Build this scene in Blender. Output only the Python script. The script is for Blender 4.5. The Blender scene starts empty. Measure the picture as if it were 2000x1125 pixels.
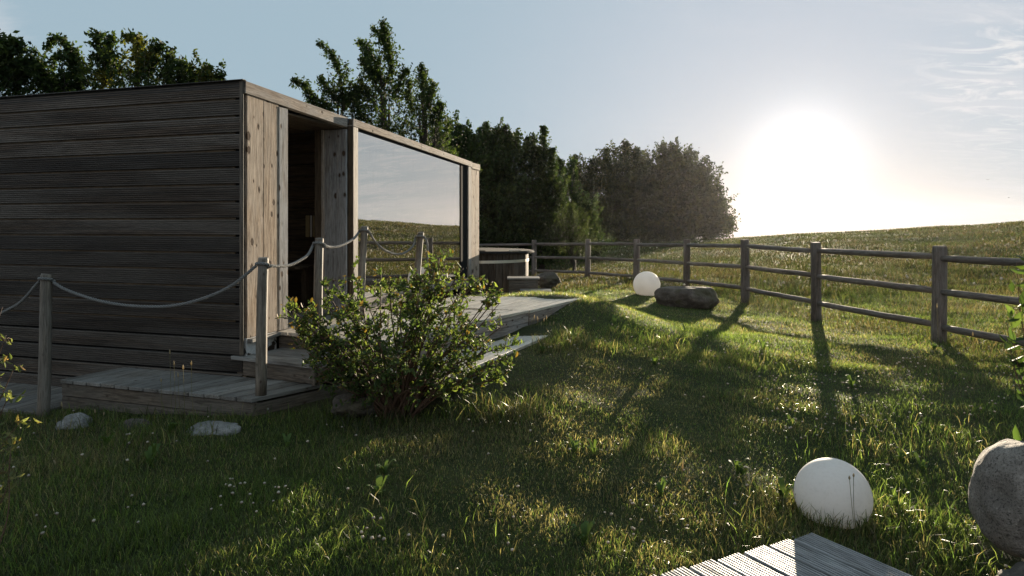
import bpy, bmesh, math, random
import numpy as np
from mathutils import Vector, Matrix, noise

random.seed(7)
RNG = np.random.default_rng(11)
sc = bpy.context.scene
C = sc.collection
F = 1333.0            # focal length in photo pixels (24 mm lens); the eye is the origin, the horizon row is 440

# ------------------------------------------------------------------ camera, sky, sun, exposure
cam_d = bpy.data.cameras.new('camera'); cam = bpy.data.objects.new('camera', cam_d); C.objects.link(cam)
cam_d.sensor_width = 36; cam_d.lens = 24.0; cam_d.clip_end = 6000; cam_d.clip_start = 0.05
cam_d.shift_y = -0.0612
cam.location = (0, 0, 0); cam.rotation_euler = (math.radians(90), 0, 0)
sc.camera = cam

SUN_AZ = math.atan2(567, 1333)            # to the right of the view axis
SUN_EL = math.radians(5.0)
sun_dir = Vector((math.sin(SUN_AZ)*math.cos(SUN_EL), math.cos(SUN_AZ)*math.cos(SUN_EL), math.sin(SUN_EL)))
sd = bpy.data.lights.new('sun', 'SUN'); sun = bpy.data.objects.new('sun', sd); C.objects.link(sun)
sd.energy = 5.0; sd.angle = math.radians(0.6); sd.color = (1.0, 0.84, 0.63)
sun.rotation_euler = sun_dir.to_track_quat('Z', 'Y').to_euler(); sun.location = sun_dir*50

sc.view_settings.view_transform = 'Standard'; sc.view_settings.look = 'None'
sc.view_settings.gamma = 1; sc.view_settings.exposure = 1.7
sc.view_settings.use_curve_mapping = False

world = bpy.data.worlds.new('World'); sc.world = world; world.use_nodes = True
SKY_K = .66
def build_world():
    nt = world.node_tree; n = nt.nodes; L = nt.links; n.clear()
    def N(t, **k):
        x = n.new(t)
        for a, b in k.items(): setattr(x, a, b)
        return x
    def M(op, a, b=None, c=None, clamp=False):
        x = N('ShaderNodeMath', operation=op, use_clamp=clamp)
        for i, v in enumerate((a, b, c)):
            if v is None: continue
            if isinstance(v, (int, float)): x.inputs[i].default_value = v
            else: L.new(v, x.inputs[i])
        return x.outputs[0]
    def MIX(f, a, b, bt='MIX'):
        x = N('ShaderNodeMix', data_type='RGBA', blend_type=bt)
        for s, v in ((x.inputs[0], f), (x.inputs[6], a), (x.inputs[7], b)):
            if isinstance(v, (int, float)): s.default_value = v
            elif isinstance(v, tuple): s.default_value = (*v, 1)
            else: L.new(v, s)
        return x.outputs[2]
    out = N('ShaderNodeOutputWorld'); bg = N('ShaderNodeBackground')
    sky = N('ShaderNodeTexSky', sky_type='NISHITA', sun_disc=False, sun_elevation=SUN_EL, sun_rotation=SUN_AZ,
            altitude=100, air_density=1.0, dust_density=1.0, ozone_density=2.0)
    tc = N('ShaderNodeTexCoord'); g = tc.outputs['Generated']
    sep = N('ShaderNodeSeparateXYZ'); L.new(g, sep.inputs[0]); z = sep.outputs[2]
    zc = M('MAXIMUM', z, 0.0)
    # pale high haze over the clear sky
    s1 = MIX(0.93, sky.outputs[0], (3.6, 4.8, 5.6))
    # aureole round the sun
    dt = N('ShaderNodeVectorMath', operation='DOT_PRODUCT'); L.new(g, dt.inputs[0]); dt.inputs[1].default_value = sun_dir
    d = M('MAXIMUM', dt.outputs['Value'], 0.0)
    g1 = M('POWER', d, 13.0); g2 = M('MULTIPLY', M('POWER', d, 420.0), 3.8); g3 = M('MULTIPLY', M('POWER', d, 1600.0), 7.0)
    gl = N('ShaderNodeCombineXYZ'); gs = M('ADD', g2, g3)
    L.new(M('MULTIPLY_ADD', g1, 1.95, gs), gl.inputs[0]); L.new(M('ADD', M('MULTIPLY', g1, 1.25), M('MULTIPLY', gs, .985)), gl.inputs[1]); L.new(M('ADD', M('MULTIPLY', g1, 1.25), M('MULTIPLY', gs, .95)), gl.inputs[2])
    s2 = MIX(1.0, s1, gl.outputs[0], 'ADD')
    # the side away from the sun is paler and slightly rosy low down
    bk = M('MULTIPLY', M('POWER', M('MAXIMUM', M('MULTIPLY', dt.outputs['Value'], -1.0), 0.0), 1.2), M('POWER', M('SUBTRACT', 1.0, zc, clamp=True), 1.5))
    s2 = MIX(M('MULTIPLY', bk, .9), s2, (6.6, 5.9, 5.9))
    # thin wind-drawn cloud on a flat ceiling
    den = M('ADD', zc, 0.09)
    px = M('DIVIDE', sep.outputs[0], den); py = M('DIVIDE', sep.outputs[1], den)
    cv = N('ShaderNodeCombineXYZ'); L.new(px, cv.inputs[0]); L.new(py, cv.inputs[1])
    mp = N('ShaderNodeMapping'); L.new(cv.outputs[0], mp.inputs[0]); mp.inputs['Rotation'].default_value = (0, 0, 0.35)
    mp.inputs['Scale'].default_value = (0.55, 1.5, 1); mp.inputs['Location'].default_value = (3.3, 1.9, 0)
    n1 = N('ShaderNodeTexNoise'); L.new(mp.outputs[0], n1.inputs['Vector'])
    n1.inputs['Scale'].default_value = 1.1; n1.inputs['Detail'].default_value = 9; n1.inputs['Roughness'].default_value = .62
    n1.inputs['Distortion'].default_value = .5
    # clouds gather to the right of the sun
    def lobe(v, k, amp):
        q = N('ShaderNodeVectorMath', operation='DOT_PRODUCT'); L.new(g, q.inputs[0]); q.inputs[1].default_value = Vector(v).normalized()
        return M('MULTIPLY', M('POWER', M('MAXIMUM', q.outputs['Value'], 0.0), k), amp)
    cover = M('ADD', lobe((1060, 1333, 330), 170.0, .05), lobe((.74, .66, .13), 30.0, .22))
    cover = M('ADD', cover, lobe((-1060, 1333, 400), 900.0, .30))
    mr = N('ShaderNodeMapRange', interpolation_type='SMOOTHSTEP'); L.new(M('ADD', n1.outputs[0], cover), mr.inputs[0])
    mr.inputs[1].default_value = .55; mr.inputs[2].default_value = .80
    f = M('MULTIPLY', mr.outputs[0], .42)
    mp2 = N('ShaderNodeMapping'); L.new(cv.outputs[0], mp2.inputs[0]); mp2.inputs['Rotation'].default_value = (0, 0, -0.75); mp2.inputs['Scale'].default_value = (2.4, 4.8, 1)
    n2 = N('ShaderNodeTexNoise'); L.new(mp2.outputs[0], n2.inputs['Vector']); n2.inputs['Scale'].default_value = 1.0; n2.inputs['Detail'].default_value = 10; n2.inputs['Roughness'].default_value = .66; n2.inputs['Distortion'].default_value = 1.8
    reg = M('ADD', lobe((950, 1333, 290), 420.0, 1.0), lobe((.73, .68, .10), 60.0, .55), clamp=True)
    mr2 = N('ShaderNodeMapRange', interpolation_type='SMOOTHSTEP'); L.new(n2.outputs[0], mr2.inputs[0]); mr2.inputs[1].default_value = .46; mr2.inputs[2].default_value = .66
    s2 = MIX(M('MULTIPLY', M('MULTIPLY', mr2.outputs[0], reg), .6), s2, (9.6, 9.1, 8.6))
    s3 = MIX(f, s2, (7.2, 7.1, 7.3))
    L.new(MIX(1.0, s3, (SKY_K,)*3, 'MULTIPLY'), bg.inputs[0]); bg.inputs[1].default_value = 0.05; L.new(bg.outputs[0], out.inputs[0])
build_world()

# ------------------------------------------------------------------ helpers
WM = {}
def P(px, py, d): return Vector(((px-1000)/F*d, d, (440-py)/F*d))
def onz(px, py, z):
    d = -z*F/(py-440); return Vector(((px-1000)/F*d, d, z))
def tag(o, label=None, cat=None, group=None, kind=None):
    if label: o['label'] = label
    if cat: o['category'] = cat
    if group: o['group'] = group
    if kind: o['kind'] = kind
    return o
def place(o, M, parent=None):
    if parent is not None:
        o.parent = parent; o.matrix_basis = WM[parent.name].inverted() @ M
    else: o.matrix_basis = M
    WM[o.name] = M.copy()
    return o
def empty(name, loc, label, cat, group=None):
    o = bpy.data.objects.new(name, None); C.objects.link(o); o.empty_display_size = .2
    place(o, Matrix.Translation(Vector(loc))); return tag(o, label, cat, group)
def mesh_obj(name, me, mat, parent=None, M=None):
    if mat and not me.materials: me.materials.append(mat)
    o = bpy.data.objects.new(name, me); C.objects.link(o)
    return place(o, M if M is not None else (WM[parent.name].copy() if parent is not None else Matrix()), parent)
def smooth(me, on=True):
    me.polygons.foreach_set('use_smooth', [on]*len(me.polygons)); return me
def from_bm(name, bm, sm=False):
    me = bpy.data.meshes.new(name); bm.to_mesh(me); bm.free()
    if sm: smooth(me)
    return me
def frame(p0, xdir, normal):
    x = Vector(xdir).normalized(); z = Vector(normal); z = (z - x*z.dot(x)).normalized(); y = z.cross(x)
    M = Matrix((x, y, z)).transposed().to_4x4(); M.translation = Vector(p0); return M
CACHE = {}
def box_mesh(L, W, T, bev=.003):
    k = ('b', round(L,3), round(W,3), round(T,3), bev)
    if k in CACHE: return CACHE[k]
    bm = bmesh.new(); bmesh.ops.create_cube(bm, size=1)
    for v in bm.verts: v.co = Vector(((v.co.x+.5)*L, v.co.y*W, (v.co.z-.5)*T))
    if bev: bmesh.ops.bevel(bm, geom=bm.edges[:], offset=min(bev, T*.3, W*.3), segments=1, affect='EDGES')
    me = from_bm('board', bm); CACHE[k] = me; return me
def groove_mesh(L, W, T, n, depth=.009):
    k = ('g', round(L,3), round(W,3), round(T,3), n)
    if k in CACHE: return CACHE[k]
    pr = [(-W/2, -T), (-W/2, -.006), (-W/2+.004, 0)]
    pitch = (W-.008)/(n+.5)
    for i in range(n):
        a = -W/2+.004+pitch*(i+.5)
        pr += [(a, 0), (a+pitch*.10, -depth), (a+pitch*.50, -depth), (a+pitch*.60, 0)]
    pr += [(W/2-.004, 0), (W/2, -.006), (W/2, -T)]
    m = len(pr); vs = [(0, y, z) for y, z in pr]+[(L, y, z) for y, z in pr]
    fs = [((i+1)%m, i, i+m, (i+1)%m+m) for i in range(m)]
    fs += [tuple(range(m)), tuple(range(2*m-1, m-1, -1))]
    me = bpy.data.meshes.new('plank'); me.from_pydata(vs, [], fs)
    bm = bmesh.new(); bm.from_mesh(me); bmesh.ops.recalc_face_normals(bm, faces=bm.faces); bm.to_mesh(me); bm.free()
    CACHE[k] = me; return me
def board(name, p0, p1, W, T, normal, mat, parent, grooves=0, bev=.003):
    """a board whose outer face lies on the line p0-p1 and looks along normal"""
    p0 = Vector(p0); p1 = Vector(p1); L = (p1-p0).length
    base = groove_mesh(L, W, T, grooves) if grooves else box_mesh(L, W, T, bev)
    if base.materials and base.materials[0] != mat:
        k = ('m', base.name, mat.name)
        if k not in CACHE:
            c = base.copy(); c.materials.clear(); CACHE[k] = c
        base = CACHE[k]
    return mesh_obj(name, base, mat, parent, frame(p0, p1-p0, normal))
def prism(name, quad, T, mat, parent, xdir=None):
    """plank with four given top corners (front-left, front-right, back-right, back-left), thickness T below"""
    q = [Vector(p) for p in quad]
    o = q[0]; xd = (q[3]-q[0]) if xdir is None else Vector(xdir)
    M = frame(o, xd, (0, 0, 1)); Mi = M.inverted(); l = [Mi @ p for p in q]
    bm = bmesh.new()
    t = [bm.verts.new(p) for p in l]; b = [bm.verts.new(p-Vector((0, 0, T))) for p in l]
    bm.faces.new(t); bm.faces.new(b[::-1])
    for i in range(4): bm.faces.new((t[i], b[i], b[(i+1)%4], t[(i+1)%4]))
    bmesh.ops.recalc_face_normals(bm, faces=bm.faces)
    bmesh.ops.bevel(bm, geom=bm.edges[:], offset=.0025, segments=1, affect='EDGES')
    return mesh_obj(name, from_bm(name, bm), mat, parent, M)
def tube(bm, pts, rad, sides=8, cap=True):
    pts = [Vector(p) for p in pts]; n = len(pts)
    if not hasattr(rad, '__len__'): rad = [rad]*n
    up = Vector((0, 0, 1)); prev = None; rings = []
    for i, p in enumerate(pts):
        t = (pts[min(i+1, n-1)]-pts[max(i-1, 0)]).normalized()
        a = prev if prev is not None else (up if abs(t.dot(up)) < .9 else Vector((1, 0, 0)))
        a = (a-t*a.dot(t)).normalized(); prev = a; b = t.cross(a)
        rings.append([bm.verts.new(p+(a*math.cos(k*2*math.pi/sides)+b*math.sin(k*2*math.pi/sides))*rad[i]) for k in range(sides)])
    for r0, r1 in zip(rings, rings[1:]):
        for k in range(sides): bm.faces.new((r0[k], r0[(k+1)%sides], r1[(k+1)%sides], r1[k]))
    if cap: bm.faces.new(rings[0][::-1]); bm.faces.new(rings[-1])
def catmull(pts, n=6):
    pts = [Vector(p) for p in pts]; q = [pts[0]*2-pts[1]]+pts+[pts[-1]*2-pts[-2]]; out = []
    for i in range(1, len(q)-2):
        for k in range(n):
            t = k/n; a, b, c, d = q[i-1], q[i], q[i+1], q[i+2]
            out.append(.5*((2*b)+(-a+c)*t+(2*a-5*b+4*c-d)*t*t+(-a+3*b-3*c+d)*t**3))
    return out+[pts[-1]]
def np_mesh(name, V, Fc, col=None, k=3):
    """fast mesh from numpy: V (n,3), Fc (m,k)"""
    me = bpy.data.meshes.new(name)
    me.vertices.add(len(V)); me.vertices.foreach_set('co', V.astype(np.float32).ravel())
    m = len(Fc); me.loops.add(m*k); me.loops.foreach_set('vertex_index', Fc.astype(np.int32).ravel())
    me.polygons.add(m); me.polygons.foreach_set('loop_start', np.arange(0, m*k, k, dtype=np.int32))
    me.update(calc_edges=True)
    if col is not None:
        a = me.color_attributes.new('tint', 'FLOAT_COLOR', 'POINT')
        c = np.ones((len(V), 4), np.float32); c[:, :3] = col; a.data.foreach_set('color', c.ravel())
    return me

# ------------------------------------------------------------------ materials
def newmat(name):
    m = bpy.data.materials.new(name); m.use_nodes = True; nt = m.node_tree; nt.nodes.clear(); return m, nt.nodes, nt.links
class MB:
    def __init__(s, name): s.m, s.n, s.L = newmat(name)
    def N(s, t, **k):
        x = s.n.new(t)
        for a, b in k.items(): setattr(x, a, b)
        return x
    def put(s, sock, v):
        if isinstance(v, (int, float)): sock.default_value = v
        elif isinstance(v, tuple): sock.default_value = (*v, 1) if len(v) == 3 and sock.type == 'RGBA' else v
        else: s.L.new(v, sock)
    def math(s, op, a, b=None, clamp=False):
        x = s.N('ShaderNodeMath', operation=op, use_clamp=clamp); s.put(x.inputs[0], a)
        if b is not None: s.put(x.inputs[1], b)
        return x.outputs[0]
    def mix(s, f, a, b, bt='MIX'):
        x = s.N('ShaderNodeMix', data_type='RGBA', blend_type=bt); s.put(x.inputs[0], f); s.put(x.inputs[6], a); s.put(x.inputs[7], b); return x.outputs[2]
    def noise(s, vec, scale, detail=4, rough=.55, dist=0):
        x = s.N('ShaderNodeTexNoise'); s.L.new(vec, x.inputs['Vector']); x.inputs['Scale'].default_value = scale
        x.inputs['Detail'].default_value = detail; x.inputs['Roughness'].default_value = rough; x.inputs['Distortion'].default_value = dist; return x.outputs[0]
    def rng(s, v, a, b, c=0., d=1., st='SMOOTHSTEP'):
        x = s.N('ShaderNodeMapRange', interpolation_type=st); s.put(x.inputs[0], v)
        for i, q in enumerate((a, b, c, d)): x.inputs[i+1].default_value = q
        return x.outputs[0]
    def map(s, vec, scale=(1, 1, 1), loc=None):
        x = s.N('ShaderNodeMapping'); s.L.new(vec, x.inputs[0]); x.inputs['Scale'].default_value = scale
        if loc is not None: s.L.new(loc, x.inputs['Location'])
        return x.outputs[0]
    def finish(s, col, rough, bump=None, bs=.3, bd=.004, metallic=0., spec=.35, coat=0):
        p = s.N('ShaderNodeBsdfPrincipled'); s.put(p.inputs['Base Color'], col); s.put(p.inputs['Roughness'], rough)
        p.inputs['Metallic'].default_value = metallic; p.inputs['Specular IOR Level'].default_value = spec
        if bump is not None:
            b = s.N('ShaderNodeBump'); b.inputs['Strength'].default_value = bs; b.inputs['Distance'].default_value = bd
            s.L.new(bump, b.inputs['Height']); s.L.new(b.outputs[0], p.inputs['Normal'])
        o = s.N('ShaderNodeOutputMaterial'); s.L.new(p.outputs[0], o.inputs[0]); return s.m
def wood(name, dark, light, grey, greyness=.5, rough=.75, knots=.0, knotcol=(.055, .034, .022), spec=.3, var=.35, long=3.0, bs=.5, blotch=.65, bx=1.4):
    s = MB(name); tc = s.N('ShaderNodeTexCoord'); oi = s.N('ShaderNodeObjectInfo'); ob = tc.outputs['Object']
    r = oi.outputs['Random']; cx = s.N('ShaderNodeCombineXYZ')
    s.put(cx.inputs[0], s.math('MULTIPLY', r, 37.)); s.put(cx.inputs[1], s.math('MULTIPLY', r, 91.)); s.put(cx.inputs[2], s.math('MULTIPLY', r, 53.))
    v = s.map(ob, (1, 1, 1), cx.outputs[0])
    grain = s.noise(s.map(v, (long, 42, 42)), 1.0, 6, .68, .5)
    fine = s.noise(s.map(v, (8, 150, 150)), 1.0, 4, .7)
    blot = s.noise(s.map(v, (bx, 5, 5)), 1.0, 5, .6, .5)
    wear = s.noise(s.map(v, (2.2, 22, 22)), 1.0, 6, .7, .6)
    c = s.mix(s.rng(grain, .38, .62), dark, light)
    c = s.mix(s.math('MULTIPLY', s.rng(blot, .36, .62), greyness), c, grey)
    c = s.mix(s.math('MULTIPLY', s.rng(wear, .54, .68), blotch), c, tuple(x*.35 for x in dark))
    k = s.math('ADD', s.math('MULTIPLY', r, var), 1-var*.5)
    cc = s.N('ShaderNodeCombineXYZ')
    for i in range(3): s.put(cc.inputs[i], k)
    c = s.mix(1.0, c, cc.outputs[0], 'MULTIPLY')
    c = s.mix(s.math('MULTIPLY', s.rng(fine, .42, .66), .55), c, tuple(x*.35 for x in dark), 'MIX')
    h = s.math('ADD', grain, s.math('MULTIPLY', fine, .6))
    if knots:
        vo = s.N('ShaderNodeTexVoronoi', feature='F1', distance='EUCLIDEAN'); s.L.new(s.map(v, (9, 14, 14)), vo.inputs['Vector'])
        vo.inputs['Scale'].default_value = 1.0; vo.inputs['Randomness'].default_value = 1.0
        wn = s.math('ADD', vo.outputs['Distance'], s.math('MULTIPLY', s.math('SUBTRACT', s.noise(s.map(v, (30, 60, 60)), 1., 3), .5), .16))
        sz = s.math('MULTIPLY', vo.outputs['Color'], 1.0)
        sep = s.N('ShaderNodeSeparateColor'); s.L.new(vo.outputs['Color'], sep.inputs[0])
        rad = s.math('MULTIPLY', s.rng(sep.outputs[0], .30, 1.0, 0., 1., 'LINEAR'), knots)
        m = s.math('SUBTRACT', rad, wn); mask = s.rng(m, -.03, .05)
        halo = s.rng(m, -.16, .02)
        c = s.mix(s.math('MULTIPLY', halo, .45), c, tuple(x*.5 for x in dark))
        c = s.mix(s.math('MULTIPLY', mask, .95), c, knotcol)
        h = s.math('SUBTRACT', h, mask)
    return s.finish(c, rough, h, bs, .004, spec=spec)
def leafmat(name, trans=.45, rough=.5, spec=.25, boost=1.0, tcol=(.95, 1.0, .45)):
    s = MB(name); a = s.N('ShaderNodeAttribute', attribute_name='tint'); c = a.outputs['Color']
    p = s.N('ShaderNodeBsdfPrincipled'); s.put(p.inputs['Base Color'], c); p.inputs['Roughness'].default_value = rough
    p.inputs['Specular IOR Level'].default_value = spec
    t = s.N('ShaderNodeBsdfTranslucent'); s.put(t.inputs[0], s.mix(1.0, c, tuple(x*2.6*boost for x in tcol), 'MULTIPLY'))
    m = s.N('ShaderNodeMixShader'); m.inputs[0].default_value = trans; s.L.new(p.outputs[0], m.inputs[1]); s.L.new(t.outputs[0], m.inputs[2])
    o = s.N('ShaderNodeOutputMaterial'); s.L.new(m.outputs[0], o.inputs[0]); return s.m

MT = {}
MT['clad'] = wood('dark_cladding', (.020, .014, .009), (.080, .056, .038), (.165, .152, .135), .55, .6, 0, spec=.4, var=1.15, long=1.1, blotch=.3, bx=.5)
MT['pine'] = wood('weathered_pine', (.25, .18, .125), (.47, .37, .28), (.36, .32, .28), .5, .8, .37, var=.35, spec=.06)
MT['pinegrey'] = wood('grey_pine', (.15, .13, .115), (.30, .27, .24), (.27, .28, .29), .8, .8, .32, var=.3, spec=.08)
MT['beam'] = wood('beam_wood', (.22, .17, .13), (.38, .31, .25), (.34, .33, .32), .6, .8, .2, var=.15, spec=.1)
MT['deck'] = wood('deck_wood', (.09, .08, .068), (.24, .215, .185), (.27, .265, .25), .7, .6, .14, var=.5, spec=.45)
MT['decklight'] = wood('sunlit_deck_wood', (.38, .32, .25), (.74, .65, .52), (.64, .58, .50), .6, .40, .08, var=.3, spec=.9)  # lighter, warmer copy of the deck wood: low sunlight put into its colour
MT['ribbed'] = wood('ribbed_deck_wood', (.09, .085, .08), (.30, .295, .285), (.36, .365, .37), .7, .5, 0, var=.5, spec=.6)
MT['fascia'] = wood('fascia_wood', (.075, .058, .042), (.18, .145, .11), (.17, .155, .135), .6, .7, .14, var=.25)
MT['post'] = wood('grey_post_wood', (.10, .08, .06), (.24, .20, .155), (.25, .235, .21), .6, .7, .10, var=.2)
MT['fence'] = wood('fence_wood', (.085, .062, .048), (.20, .155, .125), (.21, .185, .165), .6, .75, .07, var=.25)
MT['tub'] = wood('tub_stave_wood', (.035, .026, .018), (.085, .064, .048), (.12, .105, .09), .5, .75, 0, var=.6, spec=.12)
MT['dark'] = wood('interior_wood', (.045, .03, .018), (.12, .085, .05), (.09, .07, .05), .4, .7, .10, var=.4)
def simple(name, col, rough=.6, metal=0, ns=30, amt=.25, bs=.2, spec=.35):
    s = MB(name); tc = s.N('ShaderNodeTexCoord'); n = s.noise(tc.outputs['Object'], ns, 6, .6); n2 = s.noise(tc.outputs['Object'], ns*.15, 4, .6)
    c = s.mix(s.math('MULTIPLY', s.rng(n2, .35, .7), amt), col, tuple(x*.45 for x in col))
    c = s.mix(s.math('MULTIPLY', s.rng(n, .4, .7), amt), c, tuple(x*.6 for x in col))
    return s.finish(c, rough, n, bs, .003, metallic=metal, spec=spec)
MT['rubber'] = simple('dark_seal', (.02, .02, .02), .9, spec=.05)
MT['roof'] = simple('roof_felt', (.05, .05, .052), .85, ns=60)
MT['steel'] = simple('screw_steel', (.55, .55, .53), .35, metal=1.)
MT['band'] = simple('tub_band_steel', (.75, .70, .62), .32, metal=1., amt=.15, bs=.05)
MT['rope'] = simple('grey_rope', (.20, .20, .195), .85, ns=200, spec=.15)
MT['globe'] = simple('matt_white_globe', (.76, .74, .725), .6, ns=26, amt=.16, bs=.06, spec=.2)
def globemat():
    s = MB('matt_white_globe'); tc = s.N('ShaderNodeTexCoord'); o = tc.outputs['Object']
    n1 = s.noise(o, 60, 5, .7); n2 = s.noise(o, 5, 5, .6)
    c = s.mix(s.math('MULTIPLY', s.rng(n1, .45, .7), .16), (.86, .84, .82), (.52, .49, .45)); c = s.mix(s.math('MULTIPLY', s.rng(n2, .45, .65), .14), c, (.56, .53, .48))
    p = s.N('ShaderNodeBsdfPrincipled'); s.put(p.inputs['Base Color'], c); p.inputs['Roughness'].default_value = .6; p.inputs['Specular IOR Level'].default_value = .25
    t = s.N('ShaderNodeBsdfTranslucent'); s.put(t.inputs[0], c); m = s.N('ShaderNodeMixShader'); m.inputs[0].default_value = .42
    s.L.new(p.outputs[0], m.inputs[1]); s.L.new(t.outputs[0], m.inputs[2]); q = s.N('ShaderNodeOutputMaterial'); s.L.new(m.outputs[0], q.inputs[0]); return s.m
MT['globe'] = globemat()
MT['bird'] = simple('bird_dark', (.02, .02, .022), .8)
MT['lampw'] = simple('lamp_white', (.62, .62, .60), .5, ns=8)
MT['lampy'] = simple('lamp_shade_wood', (.34, .26, .13), .5, ns=30)
MT['bark'] = simple('bark', (.055, .045, .035), .9, ns=12, bs=.6)
MT['twig'] = simple('reddish_twig_bark', (.12, .07, .045), .7, ns=40)
def peel():
    s = MB('peeling_white_paint'); tc = s.N('ShaderNodeTexCoord'); n = s.noise(tc.outputs['Object'], 9, 7, .65, .6); n2 = s.noise(tc.outputs['Object'], 40, 4)
    m = s.rng(n, .53, .56); c = s.mix(s.rng(n2, .3, .7), (.50, .51, .52), (.66, .66, .65)); c = s.mix(m, c, (.05, .038, .03))
    return s.finish(c, .7, s.math('SUBTRACT', n2, s.math('MULTIPLY', m, 2.)), .6, .006)
MT['peel'] = peel()
def rock(name, a, b, speck=.5, moss=0.):
    s = MB(name); tc = s.N('ShaderNodeTexCoord'); o = tc.outputs['Object']
    n1 = s.noise(o, 6, 6, .65, .4); n2 = s.noise(o, 110, 4, .75); n3 = s.noise(o, 28, 5, .7)
    c = s.mix(s.rng(n1, .35, .65), a, b); c = s.mix(s.math('MULTIPLY', s.rng(n2, .50, .64), speck), c, tuple(x*.22 for x in a))
    c = s.mix(s.math('MULTIPLY', s.rng(n3, .56, .7), speck*.6), c, tuple(min(.7, x*1.7) for x in b))
    if moss: c = s.mix(s.math('MULTIPLY', s.rng(s.noise(o, 3.2, 5, .6), .5, .6), moss), c, (.055, .05, .02))
    h = s.math('ADD', s.math('ADD', s.math('MULTIPLY', n1, 3.), n3), s.math('MULTIPLY', n2, .5))
    return s.finish(c, .85, h, .8, .012, spec=.25)
MT['granite'] = rock('granite', (.15, .132, .115), (.27, .24, .21), .9)
MT['palerock'] = rock('pale_fieldstone', (.17, .17, .16), (.28, .275, .26), .6)
MT['darkrock'] = rock('dark_fieldstone', (.075, .065, .055), (.14, .12, .10), .5, .5)
MT['brownrock'] = rock('brown_mossy_rock', (.085, .068, .055), (.16, .13, .105), .5, .7)
def mirror():
    s = MB('mirror_film_glass'); g = s.N('ShaderNodeBsdfGlossy'); g.inputs['Roughness'].default_value = .004
    tc = s.N('ShaderNodeTexCoord'); ob = tc.outputs['Object']
    st = s.noise(s.map(ob, (160, 3.0, 1)), 1., 4, .7)     # dried run marks down the pane
    g.inputs['Color'].default_value = (.66, .64, .61, 1)
    d = s.N('ShaderNodeBsdfDiffuse'); d.inputs[0].default_value = (.10, .095, .085, 1)
    m = s.N('ShaderNodeMixShader'); s.put(m.inputs[0], s.rng(st, .45, .8, .05, .16))
    b = s.N('ShaderNodeBump'); b.inputs['Strength'].default_value = .012; b.inputs['Distance'].default_value = .05; s.L.new(s.noise(ob, 1.6, 2, .5), b.inputs['Height']); s.L.new(b.outputs[0], g.inputs['Normal'])
    s.L.new(g.outputs[0], m.inputs[1]); s.L.new(d.outputs[0], m.inputs[2])
    o = s.N('ShaderNodeOutputMaterial'); s.L.new(m.outputs[0], o.inputs[0]); return s.m
MT['mirror'] = mirror()
MT['grass'] = leafmat('grass_blades', .52, .38, .42, 1.15, (.90, .94, .5))
MT['meadow'] = leafmat('meadow_blades', .35, .6, .12, .62, (1.0, .95, .5))
MT['leaf'] = leafmat('tree_leaves', .30, .7, .10, .8)
MT['shrubleaf'] = leafmat('shrub_leaves', .40, .6, .15, .85)
MT['petal'] = leafmat('clover_petals', .3, .7, .1, .4, (1, .95, .85))
def groundmat():
    s = MB('lawn_ground'); tc = s.N('ShaderNodeTexCoord'); o = tc.outputs['Object']
    n1 = s.noise(o, .35, 5, .6, .5); n2 = s.noise(o, 3.2, 6, .65); n3 = s.noise(o, 28, 5, .7)
    c = s.mix(s.rng(n2, .35, .65), (.030, .045, .013), (.070, .080, .026)); c = s.mix(s.math('MULTIPLY', s.rng(n1, .45, .65), .55), c, (.105, .088, .045))
    c = s.mix(s.math('MULTIPLY', s.rng(n3, .5, .7), .6), c, (.018, .02, .008))
    h = s.math('ADD', s.math('MULTIPLY', n2, 3.), n3)
    return s.finish(c, .9, h, 1.0, .06, spec=.15)
MT['ground'] = groundmat()

# ------------------------------------------------------------------ the lie of the land (heights relative to the eye)
CP = [(-8, 0, -1.72), (-3, 1, -1.70), (0, -3, -1.72), (0, 2, -1.60), (0.0, 3.2, -1.545), (-1.2, 3.5, -1.46), (-.3, 4.3, -1.42), (.5, 4.4, -1.475), (1.8, 3.8, -1.60), (1.3, 2.4, -1.64), (3.2, 3.4, -1.58), (-2.5, 3.2, -1.47),
      (-3.7, 5.3, -1.53), (-5.5, 6, -1.60), (-2.6, 5.0, -1.45), (-1.8, 4.75, -1.42), (-1.6, 4.2, -1.43), (-.89, 5.15, -1.43), (-.35, 5.35, -1.36), (.0, 6.1, -1.25), (.3, 6.8, -1.22), (.70, 7.7, -1.175), (.5, 8.0, -1.13),
      (1.0, 9.1, -.965), (.75, 8.5, -1.03), (.3, 11.3, -1.19), (-.6, 12.6, -1.36), (2.66, 13.5, -1.36), (3.1, 12.2, -1.45), (2.2, 9.5, -1.36), (1.6, 5.6, -1.47), (3.2, 6.2, -1.46),
      (5.06, 8.1, -1.385), (4.77, 10.7, -1.50), (4.48, 13.1, -1.474), (3.91, 15.3, -1.39), (3.17, 17.4, -1.36), (2.15, 19.4, -1.47), (.68, 21, -1.56), (5.3, 5.6, -1.42),
      (8, 10, -1.40), (8, 15, -1.42), (8, 5, -1.45), (6, 20, -1.35), (-6, 12, -1.55), (-5, 20, -1.6), (3, 26, -1.5)]
def tps_setup():
    A = np.array(CP); X = A[:, :2]; z = A[:, 2]; n = len(A)
    r = np.linalg.norm(X[:, None]-X[None], axis=2); K = r**2*np.log(r+1e-9)+np.eye(n)*.08
    Pm = np.hstack([np.ones((n, 1)), X]); S = np.zeros((n+3, n+3)); S[:n, :n] = K; S[:n, n:] = Pm; S[n:, :n] = Pm.T
    w = np.linalg.solve(S, np.concatenate([z, np.zeros(3)])); return X, w
TX, TW = tps_setup()
def sm(x, a, b):
    t = np.clip((x-a)/(b-a), 0, 1); return t*t*(3-2*t)
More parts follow.
